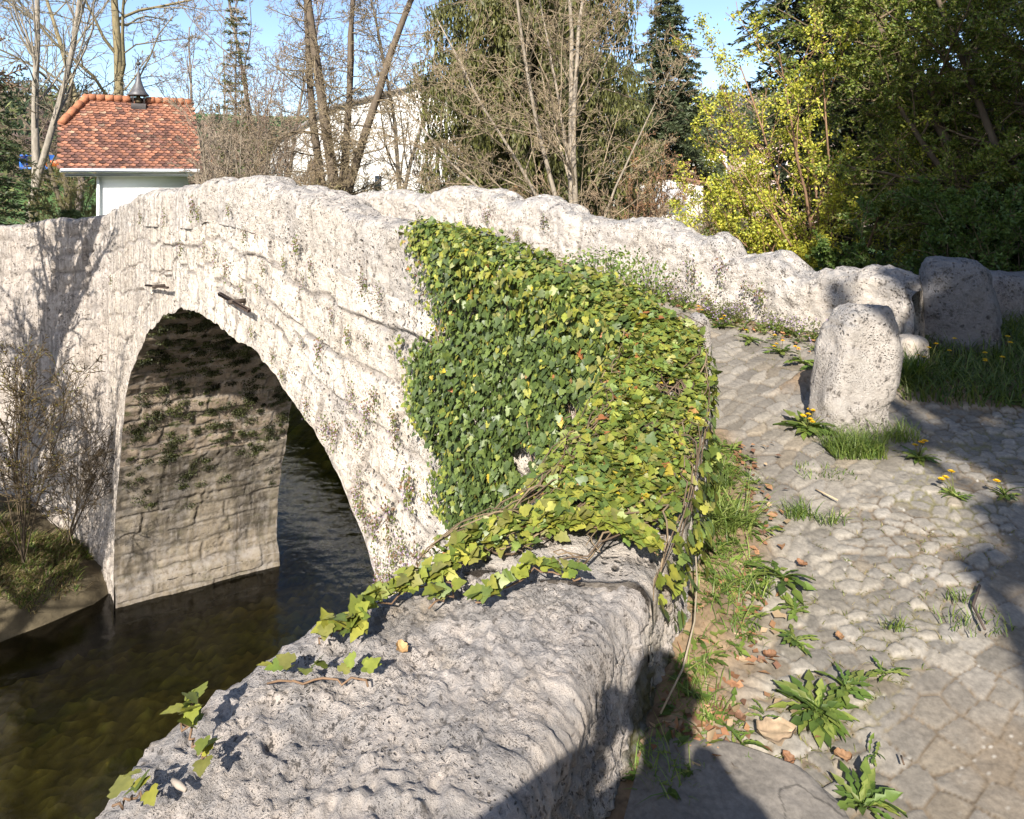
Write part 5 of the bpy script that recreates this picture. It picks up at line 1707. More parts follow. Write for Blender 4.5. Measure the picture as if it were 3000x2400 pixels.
n = 11000
u_ = tl[-1] * rng.uniform(0.12, 1.0, n)
dz = rng.uniform(-0.02, 1.7, n)
r_ = edge(u_, er); p_ = edge(u_, ep); t_ = edge(u_, et)
out = norm(r_ - p_)
o3 = np.concatenate([out, np.zeros((n, 1))], 1)
pp = np.stack([u_, dz, 0 * u_], -1)
ok = (fbm(pp * 2.2, 3, 74) > -0.45) & ((u_ > 0.6) | (dz < 0.5))
u_, dz, r_, t_, o3 = u_[ok], dz[ok], r_[ok], t_[ok], o3[ok]
n = len(u_)
P = np.stack([r_[:, 0], r_[:, 1], t_ - dz], -1) + o3 * (0.04 + 0.13 * rng.uniform(0.2, 1, n) * sm(-0.1, 0.3, dz))[:, None]
D = np.tile([0, 0, -1.0], (n, 1)) + o3 * rng.uniform(0, 0.6, (n, 1)) + 0.45 * rng.normal(size=(n, 3))
N = o3 + np.array([0, 0, 0.75]) + 0.4 * rng.normal(size=(n, 3))
col = pick(dark_g, n)
lg = rng.random(n) < 0.12 + 0.6 * sm(0.22, 0.0, dz)
col[lg] = pick(lime_g, lg.sum())
od = rng.random(n) < 0.015
col[od] = pick(odd_c, od.sum())
add_leaves(P, D, N, 0.024 + 0.036 * rng.random(n) ** 1.5, col)
# (3) lying over the top of the wing wall and the start of the parapet
n = 9000
u_ = tl[-1] * rng.uniform(0.0, 1.0, n) ** 0.85
v_ = rng.uniform(-0.06, 0.97, n)
pp = np.stack([u_, v_ * 0.5, 0 * u_], -1)
ok = (fbm(pp * 3.0, 3, 75) > -0.30 + 0.45 * (1 - sm(0.1, 0.5, u_))) & ((v_ < 0.35 + 2.2 * u_) | (u_ > 0.5))
u_, v_ = u_[ok], v_[ok]
r_ = edge(u_, er); p_ = edge(u_, ep); t_ = edge(u_, et)
n = len(u_)
xy = r_ + (p_ - r_) * v_[:, None]
dome = 0.02 + 0.055 * np.clip(1 - (2 * v_ - 1) ** 2, 0, 1)
along = norm(np.gradient(np.stack([np.interp(np.sort(u_), tl, er[:, 0]), np.interp(np.sort(u_), tl, er[:, 1])], -1), axis=0)).mean(0)
P = np.stack([xy[:, 0], xy[:, 1], t_ + dome + rng.uniform(-0.01, 0.05, n)], -1)
D = rng.normal(size=(n, 3)) * np.array([1, 1, 0.35]) + np.array([-0.25, -0.35, -0.1])
N = np.tile([0, 0, 1.0], (n, 1)) + 0.50 * rng.normal(size=(n, 3))
col = pick(lime_g, n)
dk = rng.random(n) < 0.30
col[dk] = pick(dark_g * 1.5, dk.sum())
od = rng.random(n) < 0.03
col[od] = pick(odd_c, od.sum())
add_leaves(P, D, N, 0.017 + 0.033 * rng.random(n) ** 1.6, col)
# (4) along the parapet top further up, thinning out
n = 2600
s_ = 2.6 + 2.1 * rng.random(n) ** 1.2
v_ = rng.uniform(-0.05, 1.05, n)
lim = np.interp(s_, [2.6, 3.4, 4.2, 4.7], [1.1, 0.85, 0.55, 0.12])
ok = v_ < lim + 0.12 * fbm(np.stack([s_ * 4, 0 * s_, 0 * s_], -1), 2, 76)
s_, v_ = s_[ok], v_[ok]
n = len(s_)
P = BR(s_, 2.9 + 0.46 * v_, top_at(s_) + 0.02 + rng.uniform(-0.02, 0.07, n))
D = rng.normal(size=(n, 3)) * np.array([1, 1, 0.4]) + nf * 0.5
N = np.tile([0, 0, 1.0], (n, 1)) + nf * 0.3 + 0.5 * rng.normal(size=(n, 3))
col = pick(lime_g, n)
dk = rng.random(n) < 0.5
col[dk] = pick(dark_g * 1.3, dk.sum())
add_leaves(P, D, N, rng.uniform(0.022, 0.05, n), col)
# (4b) folding over the outer top edge of the parapet
n = 4200
s_ = rng.uniform(2.5, 4.75, n)
a_ = rng.uniform(-0.6, 1.6, n)
ok = rng.random(n) < np.interp(s_, [2.5, 3.9, 4.75], [1.0, 0.85, 0.2])
s_, a_ = s_[ok], a_[ok]
n = len(s_)
rad_ = 0.13 + 0.06 * rng.random(n)
P = BR(s_, 3.01 - rad_ * np.cos(a_), top_at(s_) - 0.10 + rad_ * np.sin(a_))
o3 = nf * np.cos(a_)[:, None] + np.array([0, 0, 1.0]) * np.sin(a_)[:, None]
D = np.cross(o3, [DV[0], DV[1], 0]) * -1 + 0.6 * rng.normal(size=(n, 3))
N = o3 + 0.4 * rng.normal(size=(n, 3)) + np.array([0, 0, 0.3])
col = pick(lime_g, n)
dk = rng.random(n) < 0.45
col[dk] = pick(dark_g * 1.2, dk.sum())
add_leaves(P, D, N, 0.022 + 0.034 * rng.random(n) ** 1.4, col)
# (5) hanging over the path side
n = 500
u_ = tl[-1] * rng.uniform(0.0, 1.0, n)
dz = rng.random(n) ** 1.5 * 0.42
r_ = edge(u_, er); p_ = edge(u_, ep); t_ = edge(u_, et)
ok = fbm(np.stack([u_, dz, 0 * u_], -1) * 3.5, 3, 77) > -0.12
u_, dz, r_, p_, t_ = u_[ok], dz[ok], r_[ok], p_[ok], t_[ok]
n = len(u_)
i3 = np.concatenate([norm(p_ - r_), np.zeros((n, 1))], 1)
P = np.stack([p_[:, 0], p_[:, 1], t_ - dz], -1) + i3 * rng.uniform(0.0, 0.05, (n, 1))
D = np.tile([0, 0, -0.8], (n, 1)) + 0.5 * rng.normal(size=(n, 3)) + i3 * 0.3
N = i3 + np.array([0, 0, 0.6]) + 0.4 * rng.normal(size=(n, 3))
col = pick(lime_g, n)
dk = rng.random(n) < 0.4
col[dk] = pick(dark_g * 1.5, dk.sum())
add_leaves(P, D, N, rng.uniform(0.025, 0.055, n), col)
P, D, N, L, C = (np.concatenate(q) for q in (P_, D_, N_l, L_, C_))
V, F = cards(P, D, N, L, L * rng.uniform(0.85, 1.1, len(L)), IVY, IVY_F)
mk("foliage", V, F, M['ivy'], ivy, np.repeat(C, len(IVY), 0))
# woody stems creeping over the top and down the face
mb = MB()


def creeper(pts, r0, col):
    pts = np.asarray(pts)
    m = len(pts)
    V, F = tube(pts, np.linspace(r0, r0 * 0.5, m), 5, False)
    mb.add(V, F, col)


for i in range(120):
    u0 = random.uniform(0.12, 0.85) * tl[-1]
    du = random.uniform(0.3, 0.9) * random.choice((-1, 1))
    v0, dv = random.uniform(0, 1), random.uniform(-0.6, 0.6)
    m = 14
    tt = np.linspace(0, 1, m)
    uu = np.clip(u0 + du * tt + 0.03 * np.cumsum(rng.normal(size=m)) * 0.5, 0, tl[-1])
    vv = v0 + dv * tt + 0.05 * np.cumsum(rng.normal(size=m)) * 0.6
    r_ = edge(uu, er); p_ = edge(uu, ep); t_ = edge(uu, et)
    over = np.clip(-vv, 0, 1) + np.clip(vv - 1, 0, 1)
    xy = r_ + (p_ - r_) * np.clip(vv, -0.10, 1.0)[:, None]
    pz = t_ + 0.055 + 0.02 * np.sin(tt * 9 + i) + 0.03 * rng.random(m) - np.minimum(over * 0.4, 0.12)
    creeper(np.stack([xy[:, 0], xy[:, 1], pz], -1), random.uniform(0.0025, 0.0045), np.array(random.choice([(0.13, 0.09, 0.055), (0.19, 0.14, 0.085), (0.10, 0.07, 0.045)])))
for i in range(12):
    s0 = random.uniform(2.5, 4.3)
    m = 12
    tt = np.linspace(0, 1, m)
    ss_ = s0 + 0.10 * np.cumsum(rng.normal(size=m)) * 0.6
    hh_ = top_at(ss_) - tt * random.uniform(0.6, 1.8) - 0.05
    pts = BR(ss_, 2.9, hh_) + nf * (0.07 + 0.04 * np.sin(tt * 6 + i))[:, None]
    creeper(pts, 0.005, np.array((0.21, 0.15, 0.10)))
mb.build("stems", M['twig'], ivy)

# ivy sprigs on the riverside wall
def sprig(label, pts_px, h, nl, size, seed, cols=lime_g):
    global rng
    rng = np.random.default_rng(seed)
    W = []
    for (x, y) in pts_px:
        z = (EYE - h) * FOC / (y - YH)
        W.append(at(x, y, z))
    W = np.array(W)
    m = 16
    t0 = np.linspace(0, 1, len(W)); t1 = np.linspace(0, 1, m)
    Q = np.stack([np.interp(t1, t0, W[:, k]) for k in range(3)], -1) + rng.normal(0, 0.006, (m, 3))
    Q[:, 2] += 0.022
    root = thing("ivy_sprig", W[0], label, "ivy", "ivy sprigs on the riverside wall")
    V, F = tube(Q, 0.0028, 5)
    mk("stem", V, F, M['twig'], root, (0.16, 0.10, 0.06), True)
    ii = rng.uniform(0, m - 1.01, nl)
    a = ii.astype(int)
    P = Q[a] + (Q[a + 1] - Q[a]) * (ii - a)[:, None] + np.array([0, 0, 0.012])
    D = rng.normal(size=(nl, 3)) * np.array([1, 1, 0.3]) + np.array([0, -0.3, 0.1])
    N = np.tile([0, -0.25, 1.0], (nl, 1)) + 0.45 * rng.normal(size=(nl, 3))
    c = pick(cols, nl)
    L = rng.uniform(0.7, 1.2, nl) * size
    V, F = cards(P + np.array([0, 0, 1]) * rng.uniform(0, 0.035, (nl, 1)), D, N, L, L * 1.0, IVY, IVY_F)
    mk("foliage", V, F, M['ivy'], root, np.repeat(c, len(IVY), 0))
    return root


sprig("lowest ivy sprig, four pale leaves near the lower left end of the tufa wall", [(540, 2140), (565, 2200), (590, 2240), (600, 2280)], 0.50, 9, 0.042, 81)
sprig("single upright ivy shoot at the river edge of the tufa wall, above the lowest sprig", [(540, 2170), (560, 2110), (575, 2090)], 0.52, 4, 0.044, 82)
sprig("bottom ivy sprig at the very lower edge of the photo on the tufa wall", [(345, 2390), (400, 2370), (450, 2365)], 0.48, 6, 0.040, 83)
sprig("thin brown ivy runner with few leaves lying across the tufa wall top", [(795, 2010), (860, 2020), (960, 2015), (1060, 2010), (1080, 2035)], 0.47, 11, 0.040, 84)
sprig("thick ivy tuft at the river edge of the tufa wall, halfway along", [(930, 1900), (980, 1880), (1030, 1860), (1060, 1880)], 0.50, 30, 0.045, 85)
sprig("ivy trail along the river edge of the tufa wall, nearest the big ivy", [(1070, 1810), (1130, 1780), (1230, 1740), (1340, 1690), (1400, 1660)], 0.50, 70, 0.044, 86)
sprig("loose ivy trail across the upper end of the tufa wall", [(1390, 1790), (1460, 1760), (1560, 1690), (1640, 1700), (1690, 1720)], 0.50, 40, 0.042, 87)
sprig("dense leafy ivy fringe where the tufa wall meets the big ivy", [(1330, 1640), (1450, 1590), (1560, 1560), (1700, 1560), (1850, 1590), (1920, 1640)], 0.52, 260, 0.045, 88)
sprig("short ivy trail with dark leaves by the river edge fringe", [(1180, 1740), (1300, 1700), (1330, 1760), (1260, 1800)], 0.49, 24, 0.040, 89)

# ================================================================ small plants
DL = []          # toothed dandelion leaf
DT = []
for i in range(9):
    a = i / 8
    w = [0.05, 0.06, 0.17, 0.06, 0.23, 0.08, 0.27, 0.17, 0.0][i]
    lf_ = 0.30 * a - 0.46 * a * a
    DL += [(a, 0, lf_), (a - 0.30 * w, w, lf_ + 0.05), (a - 0.30 * w, -w, lf_ + 0.05)]
for i in range(8):
    b0, b1 = i * 3, i * 3 + 3
    DT += [(b0, b0 + 1, b1 + 1, b1), (b0, b1, b1 + 2, b0 + 2)]
DL, DT = np.array(DL), np.array(DT)
GB = np.array([(0, 0.5, 0), (0, -0.5, 0), (0.35, 0.42, 0.04), (0.35, -0.42, 0.04), (0.7, 0.28, -0.06), (0.7, -0.28, -0.06), (1.0, 0.02, -0.30), (1.0, -0.02, -0.30)])
GBF = np.array([(0, 1, 3, 2), (2, 3, 5, 4), (4, 5, 7, 6)])
green = np.array([(0.10, 0.155, 0.028), (0.14, 0.195, 0.038), (0.075, 0.125, 0.024), (0.18, 0.215, 0.05)])


def rosette(root, p, n, L, seed, pal=green, rise=0.45, W=0.46):
    r = np.random.default_rng(seed)
    az = r.uniform(0, 6.283, n)
    el = r.uniform(0.03, rise + 0.12, n)
    D = np.stack([np.cos(az) * np.cos(el), np.sin(az) * np.cos(el), np.sin(el)], -1)
    N = np.stack([-np.cos(az) * np.sin(el), -np.sin(az) * np.sin(el), np.cos(el)], -1) + 0.25 * r.normal(size=(n, 3))
    P = np.tile(np.asarray(p, float), (n, 1)) + r.normal(0, 0.008, (n, 3)) * np.array([1, 1, 0.2])
    ll = L * r.uniform(0.55, 1.15, n)
    V, F = cards(P, D, N, ll, ll * W, DL, DT)
    c = pal[r.integers(0, len(pal), n)] * r.uniform(0.75, 1.25, (n, 1))
    return V, F, np.repeat(c, len(DL), 0)


def blades(P, h, w, seed, lean=0.5, pal=green):
    r = np.random.default_rng(seed)
    n = len(P)
    az = r.uniform(0, 6.283, n)
    D = np.stack([np.cos(az) * lean, np.sin(az) * lean, np.ones(n)], -1) + 0.2 * r.normal(size=(n, 3))
    N = np.stack([-np.cos(az), -np.sin(az), 0.4 * np.ones(n)], -1)
    hh = h * r.uniform(0.5, 1.2, n)
    V, F = cards(P, D, N, hh, np.full(n, w) * r.uniform(0.7, 1.3, n), GB, GBF)
    c = pal[r.integers(0, len(pal), n)] * r.uniform(0.75, 1.25, (n, 1))
    return V, F, np.repeat(c, len(GB), 0)


def flower_head(mbp, p, r, col, n=22, seed=1):
    q = np.random.default_rng(seed)
    for ring, (k, rr_, el) in enumerate(((n, 1.0, 0.25), (n - 6, 0.75, 0.7), (10, 0.45, 1.15))):
        az = np.arange(k) * 6.283 / k + q.uniform(0, 1)
        D = np.stack([np.cos(az) * math.cos(el), np.sin(az) * math.cos(el), np.full(k, math.sin(el))], -1)
        N = np.stack([-np.cos(az) * math.sin(el), -np.sin(az) * math.sin(el), np.full(k, math.cos(el))], -1)
        V, F = cards(np.tile(p, (k, 1)), D, N, np.full(k, r * rr_), np.full(k, r * 0.34), DIAM, DIAM_F)
        mbp.add(V, F, np.array(col) * q.uniform(0.85, 1.15))


def dandelion(label, p, n, L, heads, seed, group="dandelions beside the path", pal=green, hh=0.09):
    r = np.random.default_rng(seed)
    root = thing("dandelion", p, label, "dandelion", group)
    V, F, C = rosette(root, p, n, L, seed, pal)
    mk("leaves", V, F, M['leaf'], root, C)
    for i in range(heads):
        az, d = r.uniform(0, 6.283), r.uniform(0.01, L * 0.75)
        q = np.asarray(p, float) + np.array([math.cos(az) * d, math.sin(az) * d, hh * r.uniform(0.7, 1.3)])
        V, F = tube([np.asarray(p, float), (np.asarray(p) + q) / 2 + np.array([0, 0, 0.015]), q], [0.0025, 0.0022, 0.002], 5)
        mk("stalk", V, F, M['leaf'], root, (0.16, 0.17, 0.05), True)
        mb = MB()
        flower_head(mb, q, 0.019, (0.78, 0.50, 0.01), seed=seed * 10 + i)
        mb.build("flower", M['petal'], root)
    return root


def gp(px, py):
    """Ground point of the path under a photo pixel."""
    z = 3.0
    for _ in range(30):
        p = at(px, py, z)
        gz = path_z(p[0], p[1])
        z = (EYE - gz) * FOC / (py - YH)
    p = at(px, py, z)
    p[2] = path_z(p[0], p[1])
    return p


dandelion("bushy dandelion with a bunch of yellow heads at the left foot of the stone post", gp(2370, 1262), 60, 0.17, 9, 301)
dandelion("spreading dandelion right of the grass tuft below the stone post", gp(2690, 1345), 26, 0.10, 3, 302)
dandelion("low dandelion with a few heads at the shade edge right of the middle", gp(2795, 1455), 20, 0.08, 3, 303)
dandelion("shaded dandelion near the right edge of the cobbles", gp(2945, 1455), 20, 0.09, 1, 304)
dandelion("large-leaved dandelion without flowers on the cobbles near the slab", gp(2395, 2090), 62, 0.125, 0, 305)
dandelion("jagged-leaved dandelion just right of the slab at the bottom edge", gp(2530, 2360), 28, 0.105, 0, 306)
dandelion("flat jagged dandelion upper right of the large-leaved one", gp(2480, 2020), 22, 0.095, 0, 307)
dandelion("upright toothed dandelion alone on the cobbles left of centre path", gp(2300, 1700), 9, 0.15, 0, 308)
dandelion("small flat weed rosette among cobbles below the toothed dandelion", gp(2330, 1790), 16, 0.09, 0, 309)
dandelion("small weed rosette right of the wall weeds, above the toothed dandelion", gp(2170, 1590), 14, 0.11, 0, 310)
dandelion("tiny sprout alone in the sandy paving at lower right", gp(2560, 2215), 6, 0.055, 0, 311)
dandelion("small cut-leaved plant on the sandy edge of the cobbles", gp(2590, 1975), 9, 0.07, 0, 312)
dandelion("rambling weed in the cobble joints left of the large-leaved dandelion", gp(2330, 1880), 20, 0.08, 0, 313)
k_ = 0
for (px, py, n, L, hd) in ((2120, 960, 12, 0.13, 3), (2200, 1000, 14, 0.14, 1), (2290, 1035, 14, 0.15, 4), (2350, 1065, 16, 0.15, 2), (2060, 930, 10, 0.12, 2), (2390, 1085, 14, 0.13, 1)):
    k_ += 1
    dandelion("flowering dandelion at the foot of the far parapet, " + ["second from the ivy end", "third from the ivy end", "in the middle of the row", "second from the stone post", "nearest the ivy", "nearest the stone post"][k_ - 1],
              gp(px, py), n, L, hd, 320 + k_)
for i, (px, py, lab) in enumerate(((2720, 1085, "beside the buff stone block"), (2700, 1110, "in front of the buff stone block"), (2790, 1080, "in the shaded grass below the boulder"), (2880, 1120, "in the dark grass right of the boulder"),
                                   (2930, 1140, "at the right edge of the dark grass"), (2960, 1085, "beside the wall stub"))):
    dandelion("yellow dandelion " + lab, gp(px, py), 8, 0.12, 2, 340 + i, hh=0.17)

# grass tufts: individuals
def tuft(label, p, n, h, spread, seed, w=0.0045, name="grass_tuft", lean=0.5, pal=green):
    r = np.random.default_rng(seed)
    q = np.asarray(p, float) + np.concatenate([np.clip(r.normal(0, 1, (n, 2)), -1.5, 1.5) * spread * np.array([0.9, 0.5]), np.zeros((n, 1))], 1)
    V, F, C = blades(q, h, w, seed, lean, pal)
    return tag(mk(name, V, F, M['leaf'], None, C, loc=p), label, "grass", "grass tufts on the path")


tuft("thick round tuft of long grass in front of the stone post", gp(2505, 1330), 900, 0.15, 0.10, 401, 0.0042)
tuft("grass at the right foot of the stone post", gp(2630, 1290), 160, 0.13, 0.08, 402)
tuft("tall grass blades between the stone post and the buff block", gp(2672, 1130), 160, 0.28, 0.06, 403, 0.009)
tuft("small flat grass tuft alone on the cobbles in the middle", gp(2345, 1515), 110, 0.09, 0.05, 404)
tuft("thin grass line right of the small flat tuft", gp(2440, 1530), 60, 0.06, 0.05, 405)
tuft("long pale grass clump at the wall foot under the ivy", gp(2100, 1560), 260, 0.24, 0.09, 406, 0.007, lean=0.8, pal=np.array([(0.17, 0.23, 0.05), (0.22, 0.26, 0.07), (0.12, 0.18, 0.03)]))
tuft("grass clump against the wall foot below the bare stone of the ivy wall", gp(2085, 1440), 180, 0.17, 0.07, 407)
tuft("grass strip in the sandy paving at the right", gp(2860, 1830), 70, 0.05, 0.09, 408)
tuft("tiny grass tuft in the shaded setts at the right", gp(2810, 1760), 30, 0.05, 0.03, 409)
tuft("short moss-green grass along the cobble joint left of the shade edge", gp(2420, 1390), 90, 0.05, 0.10, 410)
tuft("little grass tuft at the top of the sunlit paving", gp(2620, 1840), 40, 0.05, 0.03, 411)

# undergrowth nobody could count: weeds along the foot of the wall, grass on the right bank
r = np.random.default_rng(420)
mb = MB()
for i in range(300):
    y = r.uniform(1.9, 4.0)
    ex = np.interp(y, PE[:, 1], PE[:, 0])
    x = ex + 0.03 + abs(r.normal(0, 0.085 + 0.05 * (y < 2.9)))
    if vnoise(np.array([[x * 4.0, y * 4.0, 0.5]]), 9)[0] < -0.25:
        continue
    p = np.array([x, y, path_z(x, y) + 0.01])
    V, F, C = rosette(None, p, r.integers(5, 12), r.uniform(0.04, 0.10), 1000 + i)
    mb.add(V, F, C)
    if i % 3 == 0:
        q = p + np.concatenate([r.normal(0, 0.04, (16, 2)), np.zeros((16, 1))], 1)
        V, F, C = blades(q, r.uniform(0.05, 0.14), 0.0038, 2000 + i, 0.8, green * 1.25)
        mb.add(V, F, C)
tag(mb.build("wall_foot_weeds", M['leaf']), kind="stuff")
mb = MB()
P = np.stack([r.uniform(2.5, 5.6, 16000), r.uniform(3.9, 6.6, 16000), np.zeros(16000)], -1)
dd = (P[:, 0] - 2.6) * 0.35 + (P[:, 1] - 4.32) * 0.94 + 0.10 * fbm(P * 3, 3, 20)
sN = SN(P[:, 0], P[:, 1])
P = P[(dd > 0) & (sN[0] < 2.35) & (P[:, 1] < 6.6)]
P[:, 2] = ground_z(P[:, 0], P[:, 1]) + 0.03
V, F, C = blades(P, 0.20, 0.008, 421, 0.6, green * 0.75)
mb.add(V, F, C)
for i in range(90):
    p = P[r.integers(len(P))]
    V, F, C = rosette(None, p, 8, 0.13, 3000 + i, green * 0.7, 0.7)
    mb.add(V, F, C)
tag(mb.build("bank_grass", M['leaf']), kind="stuff")
mb = MB()
for i in range(90):
    s = r.uniform(2.5, 4.6) if i % 4 else r.uniform(4.6, 7)
    nn_ = 5.52 - abs(r.normal(0, 0.12))
    p = BR(s, nn_, 0.0)
    p[2] = path_z(p[0], p[1]) + 0.01
    V, F, C = rosette(None, p, 8, r.uniform(0.07, 0.13), 4000 + i, green, 0.8)
    mb.add(V, F, C)
    q = p + np.concatenate([r.normal(0, 0.04, (40, 2)), r.uniform(0.02, 0.16, (40, 1))], 1)
    V, F = cards(q, r.normal(size=(40, 3)), r.normal(size=(40, 3)), 0.018, 0.014, DIAM, DIAM_F)
    mb.add(V, F, np.where(r.random((40, 1)) < 0.22, np.array([[0.33, 0.24, 0.42]]), np.array([[0.12, 0.13, 0.04]])).repeat(4, 0))
tag(mb.build("parapet_foot_weeds", M['leaf']), kind="stuff")
q = JOINTS + np.array([0, 0, -0.003])
V, F, C = blades(q, 0.026, 0.0042, 441, 1.1, np.array([(0.15, 0.16, 0.045), (0.20, 0.19, 0.07), (0.12, 0.14, 0.04), (0.24, 0.20, 0.11)]))
tag(mk("joint_grass", V, F, M['leaf'], None, C), kind="stuff")
mb = MB()
# grass and litter on the low bank
mb = MB()
P = np.stack([r.uniform(-13.5, -9.0, 22000), r.uniform(12.6, 15.6, 22000), np.zeros(22000)], -1)
P = P[(bank_edge(P[:, 0], P[:, 1]) > 0.12) & (fbm(P * 1.1, 3, 422) > -0.12)]
P[:, 2] = low_z(P[:, 0], P[:, 1]) - 0.02
V, F, C = blades(P, 0.26, 0.018, 423, 0.8, np.array([(0.10, 0.16, 0.03), (0.16, 0.19, 0.04), (0.27, 0.21, 0.11), (0.20, 0.145, 0.08)]))
mb.add(V, F, C)
tag(mb.build("low_bank_grass", M['leaf']), kind="stuff")
# moss cushions on the vault wall
mb = MB()
r = np.random.default_rng(430)
for i in range(430):
    k = int(r.uniform(0.10, 0.50) * NA)
    w = r.uniform(0.03, 0.98)
    hh_ = AR[k, 1] - EYE
    if hh_ < -6.6 and r.random() < 0.8:
        continue
    c = BR(AR[k, 0], 2.9, AR[k, 1]) + np.r_[EV * w, 0]
    nv = N3[k]
    sz = r.uniform(0.035, 0.15)
    m = int(60 + 620 * sz)
    off = r.normal(size=(m, 3))
    off = norm(off) * r.uniform(0.3, 1, (m, 1)) * sz
    tng = np.cross(nv, [NV[0], NV[1], 0])
    off = off - nv * (off @ nv)[:, None] * 0.55 + (off @ np.array([NV[0], NV[1], 0]))[:, None] * np.array([NV[0], NV[1], 0]) * 0.5
    V, F = cards(c + nv * 0.02 + off, nv + r.normal(size=(m, 3)) * 0.8, r.normal(size=(m, 3)), 0.034, 0.022, DIAM, DIAM_F)
    mb.add(V, F, np.repeat(np.array([0.050, 0.056, 0.018]) * r.uniform(0.5, 1.6) * r.uniform(0.6, 1.4, (m, 1)), 4, 0))
tag(mb.build("moss", M['leaf']), kind="stuff")

# ================================================================ little plants rooted in the wall faces
protos = []


def wall_plant_mesh(seed, sz, flowers):
    r = np.random.default_rng(seed)
    m = 70
    off = r.normal(size=(m, 3)) * np.array([0.5, 0.22, 0.75]) * sz
    off[:, 1] = -np.abs(off[:, 1]) - 0.015
    V, F = cards(off, r.normal(size=(m, 3)) + np.array([0, -0.5, -0.2]), r.normal(size=(m, 3)) + np.array([0, -1, 0.6]), r.uniform(0.018, 0.034, m), 0.024, LEAF, LEAF_F)
    C = np.array([(0.10, 0.13, 0.03), (0.15, 0.16, 0.04), (0.17, 0.10, 0.06)])[r.integers(0, 3, m)] * r.uniform(0.7, 1.3, (m, 1))
    fl = mesh_data("foliage", V, F, M['leaf'], np.repeat(C, len(LEAF), 0))
    m = flowers
    off = r.normal(size=(m, 3)) * np.array([0.6, 0.25, 0.8]) * sz
    off[:, 1] = -np.abs(off[:, 1]) - 0.035
    V, F = cards(off, r.normal(size=(m, 3)), r.normal(size=(m, 3)), r.uniform(0.010, 0.018, m), 0.013, DIAM, DIAM_F)
    C = np.tile((0.36, 0.24, 0.44), (m, 1)) * r.uniform(0.7, 1.3, (m, 1))
    ff = mesh_data("blossoms", V, F, M['petal'], np.repeat(C, 4, 0))
    return fl, ff


WM = [wall_plant_mesh(500 + i, 0.075 + 0.012 * i, 22 + 8 * i) for i in range(4)]
spots = [("near", x * 0.5566, 500 + y * 0.5566) for x, y in ((1050, 230), (1290, 330), (1140, 440), (1350, 335), (1570, 390), (960, 400), (1080, 400), (1200, 510), (1280, 620), (1390, 510), (1600, 570),
         (1640, 490), (1330, 850), (1440, 970), (1590, 900), (1690, 930), (1840, 870), (1920, 590), (2000, 640), (1620, 1230), (1490, 1070), (1840, 1330), (1890, 1380), (1940, 1260), (2080, 1300), (2090, 1380),
         (1720, 1340), (1770, 1370), (1360, 620), (590, 570), (1930, 900), (1020, 180), (1210, 210), (745, 240), (870, 240), (1750, 760), (1500, 480), (1980, 1190), (1860, 1170))]
spots += [("near", x * 0.6376, 1300 + y * 0.6376) for x, y in ((1640, 230), (1665, 290), (1690, 340), (1660, 180), (1735, 370), (1790, 440), (1800, 310), (1860, 470), (1740, 550), (1890, 200), (1930, 520), (1790, 600), (1755, 640), (1815, 520))]
spots += [("far", 800 + x * 0.5566, y * 0.5566) for x, y in ((910, 1160), (1020, 1150), (1135, 1130), (1290, 1240), (1430, 1160), (770, 1160))]
spots += [("far", 1900 + x * 0.551, 750 + y * 0.551) for x, y in ((120, 160), (320, 230), (520, 170), (240, 80), (390, 60), (600, 210), (500, 270))]
zones = {}
for i, (pl, px, py) in enumerate(spots):
    D0 = 2.87 if pl == "near" else 5.53
    s, h = cast(px, py, D0)
    p = BR(s, D0, h)
    if pl == "far":
        zn = "on the inner face of the far parapet, " + ("toward the crown" if s > 6 else "in its middle stretch" if s > 4.2 else "near its low end")
    elif px > 1080 and py < 1500:
        zn = "on the bridge face close to the ivy edge, " + ("high up" if py < 1000 else "halfway down")
    elif py > 1380:
        zn = "low beside the arch's right side" + (", just above the tufa wall" if py > 1560 else "")
    elif py < 660:
        zn = "under the bridge parapet top, above the arch" if px < 780 else "under the near parapet top, right of the arch"
    elif py < 860:
        zn = "above the crown of the arch, " + ("left of the iron anchor" if px < 630 else "near the slanting iron anchor" if px < 760 else "right of the slanting iron anchor")
    elif px < 960:
        zn = "along the right shoulder of the arch edge"
    else:
        zn = "on the bridge face between the arch and the ivy"
    fl, ff = WM[i % 4]
    sz = random.uniform(0.45, 0.95) * (1.25 if 1300 < py < 1500 and px > 900 else 1.0)
    t_ = thing("wall_plant", p, "small purple-flowered plant " + zn, "plant", "little plants " + zn)
    t_.rotation_euler = (0, 0, A40 - math.pi / 2)
    t_.scale = (sz, sz, sz * random.uniform(0.9, 1.5))
    for me in (fl, ff):
        o = bpy.data.objects.new(me.name.split(".")[0], me)
        COLL.objects.link(o)
        o.parent = t_
